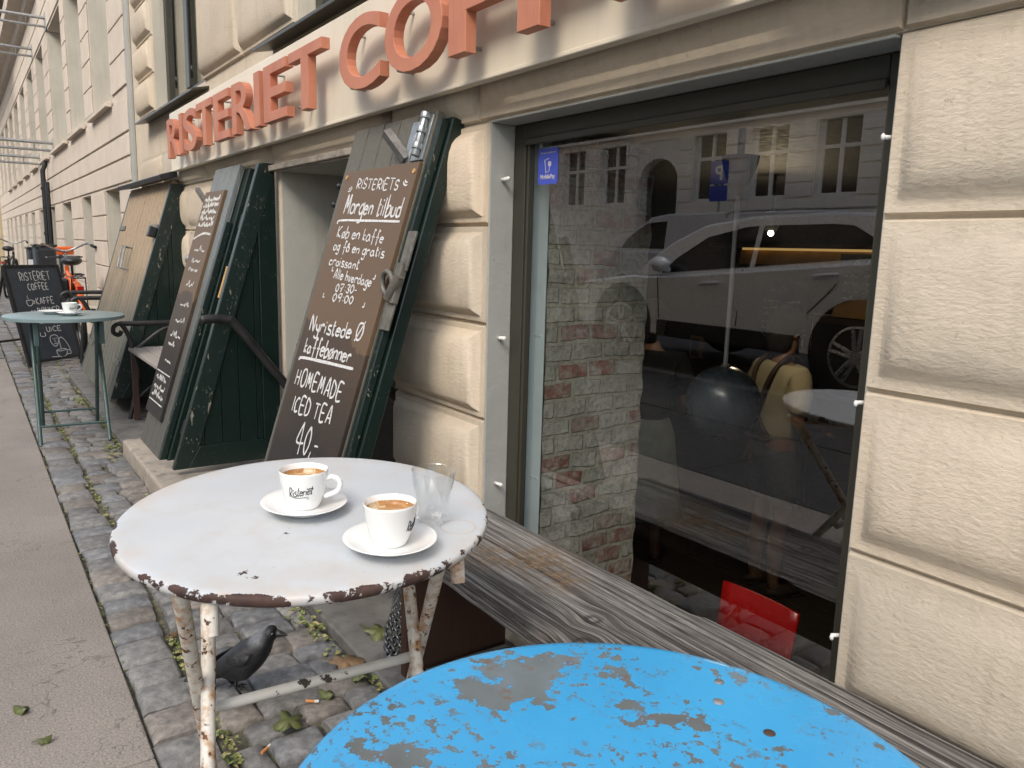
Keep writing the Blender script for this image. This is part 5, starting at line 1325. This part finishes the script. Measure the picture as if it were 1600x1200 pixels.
# ------------------------------------------------------------------ opposite side of the street (seen mirrored in the shop window)
OY = -12.5
ob = thing('townhouse', 'pale rusticated townhouse across the street, mirrored in the shop window', 'building', (-12, OY, 0))
wl_ = MB(); bays = []
x = -30.9
while x < 12: bays.append(x); x += 1.74
door_i = min(range(len(bays)), key=lambda i: abs(bays[i]+14.4))
def obox(x0, x1, z0, z1): wl_.box(x0, x1, OY-.5, OY, z0, z1)
rows = [(2.45, 4.05), (5.4, 7.3), (8.6, 10.3)]
obox(-32, 13, -.2, .0)
zc = 0.
for (z0, z1) in rows:
    if z0 > 3: obox(-32, 13, zc, z0)
    px = -32
    for i, bx in enumerate(bays):
        a, b = bx-.5, bx+.5
        if z0 < 3:
            if i == door_i: a, b = bx-.72, bx+.72
            obox(px, a, 0, z1) if True else None
            if i != door_i: obox(a, b, 0, z0)
        else: obox(px, a, z0, z1)
        px = b
    obox(px, 13, 0 if z0 < 3 else z0, z1); zc = z1
obox(-32, 13, zc, 11.4)
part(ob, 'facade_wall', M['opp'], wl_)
cr = MB()
for i in range(len(bays)-1):
    a = bays[i]+(.76 if i == door_i else .54); b = bays[i+1]-(.76 if i+1 == door_i else .54)
    for j in range(5): cr.box(a, b, OY+.001, OY+.035, 2.46+j*.32, 2.46+j*.32+.285)
    cr.box(a, b, OY+.001, OY+.03, 1.0, 1.7); cr.box(a, b, OY+.001, OY+.03, 1.73, 2.38)
cr.box(-32, 13, OY+.001, OY+.10, 2.385, 2.44) if False else None
cr.box(-32, 13, OY+.001, OY+.12, 4.22, 4.36); cr.box(-32, 13, OY+.001, OY+.09, 4.9, 5.0); cr.box(-32, 13, OY+.001, OY+.06, .0, .95); cr.box(-32, 13, OY+.001, OY+.45, 11.0, 11.4)
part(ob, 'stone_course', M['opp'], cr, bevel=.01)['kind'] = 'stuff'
for i, bx in enumerate(bays):
    for (z0, z1) in rows:
        if z0 < 3 and i == door_i: continue
        f = MB(); f.box(bx-.499, bx-.42, OY-.2, OY-.14, z0, z1).box(bx+.42, bx+.499, OY-.2, OY-.14, z0, z1).box(bx-.05, bx+.05, OY-.2, OY-.14, z0, z1).box(bx-.42, bx-.05, OY-.2, OY-.14, z1-.6, z1-.52).box(bx+.05, bx+.42, OY-.2, OY-.14, z1-.6, z1-.52).box(bx-.42, bx-.05, OY-.2, OY-.14, z0, z0+.08).box(bx+.05, bx+.42, OY-.2, OY-.14, z0, z0+.08)
        if not (-26 < bx < -4 and z0 < 3): continue
        wn = part(ob, 'window', M['white'], f)
        part(wn, 'pane', M['carglass'], MB().box(bx-.42, bx+.42, OY-.19, OY-.18, z0, z1))
gl_ = MB()
for i, bx in enumerate(bays):
    for (z0, z1) in rows:
        if (z0 < 3 and i == door_i) or (-26 < bx < -4 and z0 < 3): continue
        gl_.box(bx-.499, bx+.499, OY-.19, OY-.18, z0, z1)
part(ob, 'distant_panes', M['carglass'], gl_)
bx = bays[door_i]
dd = part(ob, 'arched_door', M['green'], MB().box(bx-.715, bx+.715, OY-.40, OY-.35, 0, 4.04))
q = MB()
pts = [(bx-.72, OY-.02, 2.95)]+[(bx-.72*math.cos(PI*i/16), OY-.02, 2.95+.72*math.sin(PI*i/16)) for i in range(17)]+[(bx+.72, OY-.02, 4.05), (bx-.72, OY-.02, 4.05)]
q.prism([(bx-.719, OY-.02, 2.95)]+[(bx-.719*math.cos(PI*i/16), OY-.02, 2.95+.66*math.sin(PI*i/16)) for i in range(1, 9)]+[(bx, OY-.02, 4.049), (bx-.719, OY-.02, 4.049)], (0, -.3, 0))
q.prism([(bx+.719, OY-.02, 2.95)]+[(bx+.719*math.cos(PI*i/16), OY-.02, 2.95+.66*math.sin(PI*i/16)) for i in range(1, 9)]+[(bx+.0005, OY-.02, 4.049), (bx+.719, OY-.02, 4.049)], (0, -.3, 0))
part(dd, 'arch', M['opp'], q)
part(ob, 'roof', M['slate'], MB().prism([(-32, OY+.5, 11.4), (-32, OY-6, 14), (-32, OY-12, 11.4)], (45, 0, 0)))
struct(MB().box(-60, 20, OY+.02, OY+2.6, -.029, .06).build('opposite_pavement', M['asphalt']))
ps = thing('parking_sign', 'blue parking sign with white P on a pole across the street', 'sign', (-12.05, -11.2, 0))
part(ps, 'pole', M['zinc'], MB().tube([(-12.0, -11.2, .06), (-12.0, -11.2, 3.2)], .03, 10), smooth=50)
part(ps, 'plate', M['blue'], MB().prism([(x_, -11.16, z_) for (x_, _, z_) in rrect(-12.0, 2.95, .5, .5, .04, 0)], (0, -.01, 0)))
part(ps, 'lower_plate', M['blue'], MB().prism([(x_, -11.16, z_) for (x_, _, z_) in rrect(-12.0, 2.5, .5, .34, .04, 0)], (0, -.01, 0)))
def north_text(txt, size, cx, cz, y, off=0):     # lettering that faces +y
    me = bfont_mesh(txt, size, .0005, off, 0, 'CENTER'); return mesh_to_mb(me, Matrix(((-1, 0, 0, cx), (0, 0, 1, y), (0, 1, 0, cz), (0, 0, 0, 1))))
part(ps, 'lettering', M['white'], north_text('P', .44, -12.0, 2.79, -11.158, .008))

def wheel(t, x, y, z, r, rr, side):
    w_ = part(t, 'wheel', M['rubber'], MB().lathe([(rr, -.10), (r-.02, -.11), (r, -.08), (r, .08), (r-.02, .11), (rr, .10)], (x, y, z), 40, mat=Matrix.Rotation(R_(90), 3, 'X')), smooth=50)
    rim = MB().lathe([(rr, -.10), (rr-.02, -.105), (rr-.025, -.02), (rr-.03, .06), (rr-.02, .10), (rr, .10)], (x, y, z), 40, mat=Matrix.Rotation(R_(90), 3, 'X'))
    yo = y+side*.085
    for i in range(5):
        a = 2*PI*i/5+.35
        for da in (-.16, .16):
            rim.tube([(x+.05*math.cos(a+da*2), yo, z+.05*math.sin(a+da*2)), (x+(rr-.015)*math.cos(a+da), yo+side*.005, z+(rr-.015)*math.sin(a+da))], [.026, .020], 6)
    rim.lathe([(.0001, .02), (.05, .018), (.065, -.01)], (x, yo, z), 20, mat=Matrix.Rotation(R_(-90*side), 3, 'X'))
    part(w_, 'rim', M['rim'], rim, smooth=50)
    part(w_, 'brake_disc', M['iron'], MB().lathe([(.0001, 0), (rr-.04, 0)], (x, y+side*.02, z), 24, mat=Matrix.Rotation(R_(90), 3, 'X')))

def vehicle(name, label, loc, body_prof, house_prof, wheels, wr, rr, width, paint, glassq, arch=.44, tumble=.16, clad=None, handles=(), mirror=None, seams=()):
    # side profiles in (x, z), near side at local y = 0 facing +y, far side at y = -width
    t = proto(name, label, 'car' if name == 'suv' else 'van', loc)
    def arches(prof): return prof
    # body: loft across y, with rounded shoulders
    ys = [(-width, .93), (-width+.03, .975), (-width+.10, 1), (-.10, 1), (-.03, .975), (0, .93)]
    cz = sum(p[1] for p in body_prof)/len(body_prof); bm_ = MB(); n = len(body_prof); o = 0
    for (y, s_) in ys:
        for (x_, z_) in body_prof: bm_.v.append(Vector((x_, y-(.0), z_ if z_ < .5 else .5+(z_-.5)*(1 if s_ == 1 else 1-(1-s_)*.35))))
    for k_ in range(len(ys)-1):
        for i in range(n): bm_.f.append((k_*n+i, k_*n+(i+1) % n, (k_+1)*n+(i+1) % n, (k_+1)*n+i))
    bm_.f.append(tuple(range(n))); bm_.f.append(tuple(range((len(ys)-1)*n, len(ys)*n)))
    part(t, 'body', paint, bm_, smooth=38, bevel=.02)
    h = MB(); n = len(house_prof); z0 = min(p[1] for p in house_prof); z1 = max(p[1] for p in house_prof)
    def ty(z_): return tumble*((z_-z0)/(z1-z0))**1.1
    for (sd, y) in ((0, -width+.03), (1, -.03)):
        for (x_, z_) in house_prof: h.v.append(Vector((x_, y+(ty(z_) if sd == 0 else -ty(z_)), z_)))
    for i in range(n): h.f.append((i, (i+1) % n, n+(i+1) % n, n+i))
    h.f.append(tuple(range(n))); h.f.append(tuple(range(n, 2*n)))
    part(t, 'cabin', paint, h, smooth=38, bevel=.03)
    for g in glassq:
        for sd in (0, 1):
            q = MB(); pts = []
            for (x_, z_) in g: pts.append(Vector((x_, (-.03-ty(z_)+.004) if sd else (-width+.03+ty(z_)-.004), z_)))
            q.prism(pts, (0, -.02 if sd else .02, 0)); part(t, 'side_window', M['carglass'], q)
    for wx in wheels:
        wheel(t, wx, -.085, wr, wr, rr, 1); wheel(t, wx, -width+.085, wr, wr, rr, -1)
        q = MB().lathe([(.0001, 0), (arch, 0), (arch, .02), (.0001, .02)], (wx, .008, wr+.02), 36, mat=Matrix.Rotation(R_(90), 3, 'X'))
        part(t, 'wheel_arch', M['cladding'], q)
    if clad: part(t, 'cladding', M['cladding'], clad, bevel=.01)
    for (x_, z_) in handles: part(t, 'door_handle', paint, MB().tube([(x_-.11, .02, z_-.012), (x_-.08, .035, z_-.005), (x_+.08, .038, z_+.012), (x_+.11, .02, z_+.016)], .016, 8), smooth=50)
    if mirror:
        mx_, mz = mirror; part(t, 'wing_mirror', paint, MB().ball((mx_, .10, mz), .11, 14, 10, (.75, 1, .7)).tube([(mx_, -.02, mz-.06), (mx_, .08, mz-.03)], .03, 8), smooth=50)
    q = MB()
    for s_ in seams: q.tube([(a, .002 if z_ < .95 else -.02, z_) for (a, z_) in s_], .006, 4)
    if q.v: part(t, 'door_seam', M['cladding'], q)
    return t

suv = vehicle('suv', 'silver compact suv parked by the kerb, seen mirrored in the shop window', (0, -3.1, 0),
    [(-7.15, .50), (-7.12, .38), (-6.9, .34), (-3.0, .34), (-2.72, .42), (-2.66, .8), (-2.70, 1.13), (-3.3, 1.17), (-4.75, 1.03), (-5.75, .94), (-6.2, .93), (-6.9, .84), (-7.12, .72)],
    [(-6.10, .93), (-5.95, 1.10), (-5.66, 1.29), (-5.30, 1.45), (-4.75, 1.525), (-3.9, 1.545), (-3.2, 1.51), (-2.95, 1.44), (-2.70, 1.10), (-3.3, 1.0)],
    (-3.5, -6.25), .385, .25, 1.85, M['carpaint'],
    [[(-5.73, .97), (-5.57, 1.12), (-5.22, 1.33), (-4.80, 1.425), (-4.66, 1.435), (-4.66, 1.065)], [(-4.60, 1.07), (-4.60, 1.437), (-3.9, 1.445), (-3.72, 1.43), (-3.30, 1.22), (-3.34, 1.185), (-3.9, 1.135)]],
    clad=MB().box(-5.72, -4.03, -.02, .014, .335, .50), handles=((-5.05, .895), (-3.83, 1.02)), mirror=(-5.62, 1.06),
    seams=([(-4.70, 1.04), (-4.72, .52)], [(-5.75, .93), (-5.70, .52)], [(-3.62, 1.12), (-3.78, .9), (-3.98, .70)]))
part(suv, 'roof_rail', M['steel'], MB().tube(smoothpts([(-5.1, -.22, 1.52), (-4.9, -.21, 1.575), (-3.4, -.21, 1.57), (-3.2, -.22, 1.53)], 5), .014, 8), smooth=50)
part(suv, 'chrome_strip', M['steel'], MB().tube([(-5.2, -.165, 1.375), (-4.8, -.178, 1.452), (-3.9, -.182, 1.468), (-3.70, -.18, 1.452)], .008, 6), smooth=50)
part(suv, 'tail_light', M['red'], MB().box(-2.76, -2.64, -.22, .004, .95, 1.10), bevel=.02)
part(suv, 'headlight', M['zinc'], MB().prism([(-7.13, -.02, .68), (-7.10, -.02, .80), (-6.78, .003, .80), (-6.85, .003, .72)], (0, -.16, 0)), bevel=.01)
van = vehicle('van', 'pale grey van parked on the far side of the street, mirrored above the suv', (0, -8.5, 0),
    [(-12.95, .3), (-7.3, .3), (-7.25, 1.2), (-12.3, 1.2), (-12.9, .9)], [(-12.45, 1.15), (-12.2, 1.42), (-11.45, 1.86), (-11.0, 1.92), (-7.5, 1.92), (-7.3, 1.15)], (-12.1, -8.3), .33, .2, 1.85, M['vanpaint'],
    [[(-12.2, 1.25), (-12.05, 1.45), (-11.55, 1.74), (-11.0, 1.78), (-11.0, 1.25)]], arch=.38, tumble=.1)
for j in range(3):
    pass

# ------------------------------------------------------------------ things inside the shop
pl = thing('pendant_lamp', 'black globe pendant lamp on a white cord with a dark ceiling canopy inside the window', 'lamp', (-1.69, 2.05, .682))
part(pl, 'globe', simple('satin_black_globe', (.035, .045, .055), .28, bump=0), MB().ball((-1.69, 2.05, .682), .124, 40, 26), smooth=True)
part(pl, 'cord', M['white'], MB().tube([(-1.69, 2.05, .802), (-1.69, 2.05, 1.36)], .0075, 8), smooth=True)
part(pl, 'cap', M['steel'], MB().lathe([(.0001, .008), (.012, .008), (.018, 0)], (-1.69, 2.05, .804), 16), smooth=50)
part(pl, 'canopy', M['blackpaint'], MB().lathe([(.005, 1.352), (.022, 1.375), (.042, 1.41), (.055, 1.45), (.059, 1.478), (.0001, 1.479), (.012, 1.48), (.012, 1.559)], (-1.69, 2.05, 0), 32), smooth=True)
q = MB()
rc = thing('chair', 'glossy red chair just inside the shop window', 'chair', (-1.5, 2.2, -.9))
bk_ = MB()
for i in range(9):
    u = i/8
    for (z, dy) in ((-.14, .02), (.0, .0), (.145, -.015)): bk_.v.append(Vector((-1.68+.30*u+(z+.0)*.16, 2.10+.012*math.sin(PI*u)+dy, z-.088)))
for i in range(8):
    for j in range(2): a = i*3+j; bk_.f.append((a, a+3, a+4, a+1))
part(rc, 'backrest', M['red'], bk_, smooth=True, solid=.010)
part(rc, 'seat', M['red'], MB().box(-1.72, -1.34, 2.14, 2.54, -.46, -.445), bevel=.006)
q = MB()
for x in (-1.66, -1.40):
    part(rc, 'leg', M['steel'], MB().tube([(x, 2.12, -.05), (x, 2.15, -.46), (x, 2.10, -.9)], .010, 8), smooth=50)
    part(rc, 'leg', M['steel'], MB().tube([(x, 2.50, -.462), (x, 2.54, -.9)], .010, 8), smooth=50)
ct = thing('counter', 'dark serving counter at the back of the shop', 'counter', (-3.5, 4.9, -.9))
part(ct, 'top', M['brown'], MB().box(-4.7, -1.6, 4.72, 5.3, .22, .26), bevel=.004)
part(ct, 'front', M['dark'], MB().box(-4.65, -1.65, 4.76, 5.25, -.9, .219))
def wallboard(u0, u1, z0, z1, lab, seed, mat='slate'):
    t = thing('menu_board', lab, 'menu board', ((u0+u1)/2, 5.68, z0))
    part(t, 'board', M[mat], MB().box(u0, u1, 5.665, 5.695, z0, z1), bevel=.004)
    rn_ = random.Random(seed); tx = MB(); f = lambda u, v: Vector((u, 5.6645, v)); Nn = Vector((0, -1, 0)); z = z1-.09
    random.seed(seed)
    scribble(tx, f, u0+.12, u1-.12, z, .05, Nn, .009); z -= .09
    while z > z0+.05:
        scribble(tx, f, u0+.05, u0+.05+(u1-u0)*.35, z, .03, Nn, .006)
        if (u1-u0) > .35: scribble(tx, f, u1-.16, u1-.05, z, .03, Nn, .006)
        z -= .058
    part(t, 'lettering', M['chalk_worn'], tx)
wallboard(-4.36, -3.90, .42, .96, 'dark blue menu board with columns of white writing on the back wall', 3)
wallboard(-3.62, -3.25, .70, 1.20, 'menu board with white writing high on the right of the back wall', 5)
t = thing('shelf', 'back wall shelf with a warm yellow strip light below it', 'shelf', (-3.9, 5.6, 1.2))
part(t, 'plank', M['brown'], MB().box(-4.75, -3.0, 5.42, 5.69, 1.235, 1.265)); part(t, 'strip_light', M['warmglow'], MB().box(-4.55, -3.1, 5.63, 5.66, 1.215, 1.234))
t = thing('wall_panel', 'amber lit back panel under the shelf', 'panel', (-3.9, 5.69, 1.1)); part(t, 'panel', simple('amber_panel', (.45, .25, .06), .6), MB().box(-4.6, -3.05, 5.672, 5.694, 1.215 - .12, 1.214))
part(t, 'edge', M['brown'], MB().box(-4.6, -3.05, 5.660, 5.694, 1.080, 1.0945))
t = thing('poster', 'cream poster with dark shapes on the back wall', 'poster', (-3.6, 5.68, .45)); part(t, 'sheet', M['poster'], MB().box(-3.82, -3.45, 5.67, 5.69, .42, .72))
q = MB()
for i, (a, b) in enumerate(((-3.76, .63), (-3.60, .60), (-3.72, .50), (-3.55, .48))): q.box(a, a+.10, 5.665, 5.669, b, b+.05)
part(t, 'print', M['brown'], q)
t = thing('picture_frame', 'small pale picture frame low on the back wall', 'picture', (-5.0, 5.68, .2)); part(t, 'frame', M['card'], MB().box(-5.11, -4.97, 5.66, 5.69, .18, .40), bevel=.004); part(t, 'picture', M['dark'], MB().box(-5.085, -4.995, 5.655, 5.659, .21, .37))
t = thing('paper_bag', 'folded kraft paper bag on top of the counter display', 'bag', (-3.05, 5.0, .75)); part(t, 'bag', M['card'], MB().prism([(-3.20, 4.95, .76), (-2.86, 4.95, .76), (-2.88, 4.95, .86), (-3.0, 4.95, .90), (-3.18, 4.95, .84)], (0, .14, 0)), bevel=.01)
t = thing('display_case', 'glass fronted display case on the counter', 'display case', (-3.0, 5.0, .26)); part(t, 'case', M['dark'], MB().box(-3.3, -2.4, 4.9, 5.25, .261, .755), bevel=.006); part(t, 'trim', M['brown'], MB().box(-3.32, -2.38, 4.88, 4.899, .72, .758))
for i in range(5):
    o = s1.copy(); COL.objects.link(o); o.name = 'plate'; o.location = (-2.42, 4.45+.0, .262+i*.012); o.scale = (1.7, 1.7, 1.2); o.rotation_euler = (0, 0, 0); o['group'] = 'stack of plates on the counter'; o['label'] = 'white plate in the stack at the right end of the counter'; o['category'] = 'plate'; o.location.y = 4.82
sp1 = bpy.data.lights.new('ceiling_spot', 'POINT'); sp1.energy = 4; sp1.color = (1, .78, .5); sp1.shadow_soft_size = .05
cs = thing('ceiling_spotlight', 'small bright white spotlight hanging from the shop ceiling', 'lamp', (-2.5, 3.3, 1.30))
part(cs, 'bulb', M['lampglow'], MB().ball((-2.5, 3.3, 1.28), .014, 16, 10), smooth=True); part(cs, 'housing', M['blackpaint'], MB().lathe([(.026, 1.292), (.036, 1.32), (.036, 1.38), (.008, 1.39), (.008, 1.56)], (-2.5, 3.3, 0), 20), smooth=50)
spo = bpy.data.objects.new('spot_light', sp1); COL.objects.link(spo); spo.parent = cs; spo.location = (0, 0, -.10)

# ------------------------------------------------------------------ people inside the shop (floor at -0.9)
def person(label, loc, rot, top, bottom, skirt=False, apron=False):
    t = proto('person', label, 'person', loc, None, (0, 0, rot))
    # figure faces +x; joints in metres
    H = 1.0
    ch = [(None, [((0, 0, .93), (.13, .155)), ((0, 0, 1.05), (.105, .14)), ((0, 0, 1.20), (.115, .15)), ((0, 0, 1.34), (.115, .165)), ((.0, 0, 1.43), (.075, .10)), ((.015, 0, 1.49), (.052, .052)), ((.03, 0, 1.56), (.07, .062)), ((.03, 0, 1.64), (.092, .074)), ((.025, 0, 1.70), (.075, .062))])]
    for sd in (-1, 1):
        ch.append((0, [((0, .09*sd, .85), (.085, .085)), ((.005, .10*sd, .66), (.070, .070)), ((.015, .10*sd, .48), (.052, .052)), ((-.012, .10*sd, .32), (.056, .056)), ((-.005, .10*sd, .10), (.036, .036)), ((.0, .10*sd, .045), (.040, .040)), ((.10, .115*sd, .03), (.038, .028)), ((.16, .12*sd, .024), (.026, .018))]))
        ch.append((3, [((0, .19*sd, 1.38), (.056, .056)), ((-.03, .235*sd, 1.24), (.046, .046)), ((-.045, .25*sd, 1.11), (.040, .040)), ((.06, .22*sd, 1.04), (.036, .036)), ((.17, .17*sd, 1.03), (.026, .026)), ((.21, .15*sd, 1.03), (.034, .018)), ((.235, .145*sd, 1.03), (.034, .016))]))
    skin('body', M['skin'], t, ch, 2)
    for sd in (-1, 1):
        for i in range(4):
            dy = (-.024+.016*i); p0 = Vector((.235, .145*sd+dy, 1.03)); ln = (.062, .075, .08, .07)[i]
            part(t, 'finger', M['skin'], MB().tube([p0, p0+Vector((ln*.5, 0, -.008)), p0+Vector((ln, -sd*.004, -.03))], [.0085, .008, .006], 8), smooth=True)
        part(t, 'thumb', M['skin'], MB().tube([(.195, .145*sd-sd*.03, 1.035), (.225, .145*sd-sd*.055, 1.035), (.255, .145*sd-sd*.06, 1.025)], [.011, .0095, .007], 8), smooth=True)
    # face
    part(t, 'nose', M['skin'], MB().tube([(.118, 0, 1.635), (.140, 0, 1.605), (.115, 0, 1.597)], [.008, .013, .010], 8), smooth=True)
    for sd in (-1, 1):
        part(t, 'eye', M['white'], MB().ball((.108, .03*sd, 1.637), .011, 10, 8), smooth=True)
        part(t, 'ear', M['skin'], MB().ball((.02, .078*sd, 1.625), .03, 10, 8, (.7, .3, 1)), smooth=True)
    part(t, 'mouth', M['red'], MB().tube([(.112, -.022, 1.568), (.118, 0, 1.566), (.112, .022, 1.568)], .005, 6), smooth=True)
    part(t, 'hair', M['darkcloth'], MB().ball((.005, 0, 1.672), .112, 20, 14, (1.02, .90, .98)).ball((-.035, 0, 1.59), .088, 16, 10, (.85, 1.0, 1.15)), smooth=True)
    tops = [(None, [((0, 0, .95), (.145, .175)), ((0, 0, 1.05), (.122, .16)), ((0, 0, 1.20), (.132, .167)), ((0, 0, 1.34), (.132, .182)), ((0, 0, 1.435), (.085, .115))])]
    for sd in (-1, 1): tops.append((3, [((0, .19*sd, 1.385), (.076, .076)), ((-.03, .238*sd, 1.24), (.066, .066)), ((-.042, .25*sd, 1.15), (.064, .064))]))
    skin('shirt', top, t, tops, 2)
    if skirt:
        n = 40
        part(t, 'skirt', bottom, MB().lathe([(.15, 1.0), (.19, .90), (.22, .70), (.25, .50), (.275, .34), (.265, .34)], (0, 0, 0), n, fn=lambda a, z: (1+.05*math.sin(9*a)*max(0, (1.0-z)/.66))*(1-.14*abs(math.cos(a)))), smooth=True)
    else:
        sh_ = [(None, [((0, 0, .985), (.137, .165)), ((0, 0, .90), (.145, .17))])]
        for sd in (-1, 1): sh_.append((1, [((0, .095*sd, .80), (.104, .104)), ((.005, .105*sd, .66), (.094, .094)), ((.01, .106*sd, .57), (.090, .090))]))
        skin('shorts', bottom, t, sh_, 2)
    for sd in (-1, 1):
        part(t, 'shoe', M['brown'] if not skirt else M['iron'], MB().ball((.06, .112*sd, .035), .055, 14, 10, (2.3, .95, .75)).box(-.07, .19, .112*sd-.045, .112*sd+.045, -.0, .016), smooth=50)
    if apron:
        q = MB()
        for sd in (-1, 1): q.tube(smoothpts([(.10, .07*sd, 1.44), (.0, .09*sd, 1.50), (-.12, .085*sd, 1.40), (-.155, .03*sd, 1.22), (-.150, -.06*sd, 1.08), (-.135, -.11*sd, 1.02)], 6), .013, 6)
        q.tube(smoothpts([(-.16, -.15, 1.0), (-.172, 0, .995), (-.16, .15, 1.0)], 5), .013, 6).tube([(-.17, .0, .99), (-.19, .03, .86)], .011, 6).tube([(-.17, .0, .99), (-.19, -.035, .84)], .011, 6)
        part(t, 'apron_strap', M['brown'], q, smooth=50)
        ap = MB()
        for i in range(9):
            a = R_(-80+20*i)
            for z in (.55, .95, 1.30): ap.v.append(Vector(((.165 if z > .9 else .185)*math.cos(a), (.20 if z > .9 else .215)*math.sin(a)*(1 if z < 1.2 else .62), z)))
        for i in range(8):
            for j in range(2): b = i*3+j; ap.f.append((b, b+3, b+4, b+1))
        part(t, 'apron', M['brown'], ap, smooth=True, solid=.006)
    return t
person('person with cream t-shirt, crossed brown apron straps and denim shorts, back to the window', (-2.86, 3.98, -.9), R_(72), M['cream'], M['denim'], apron=True)
person('person with black top and pale blue skirt standing behind the brick pier', (-3.64, 3.66, -.9), R_(130), M['darkcloth'], M['skirt'], skirt=True)

for o_ in bpy.data.objects:
    if '_org' in o_: del o_['_org']
    if o_.type == 'MESH' and o_.parent is not None and 'category' in o_: del o_['category']
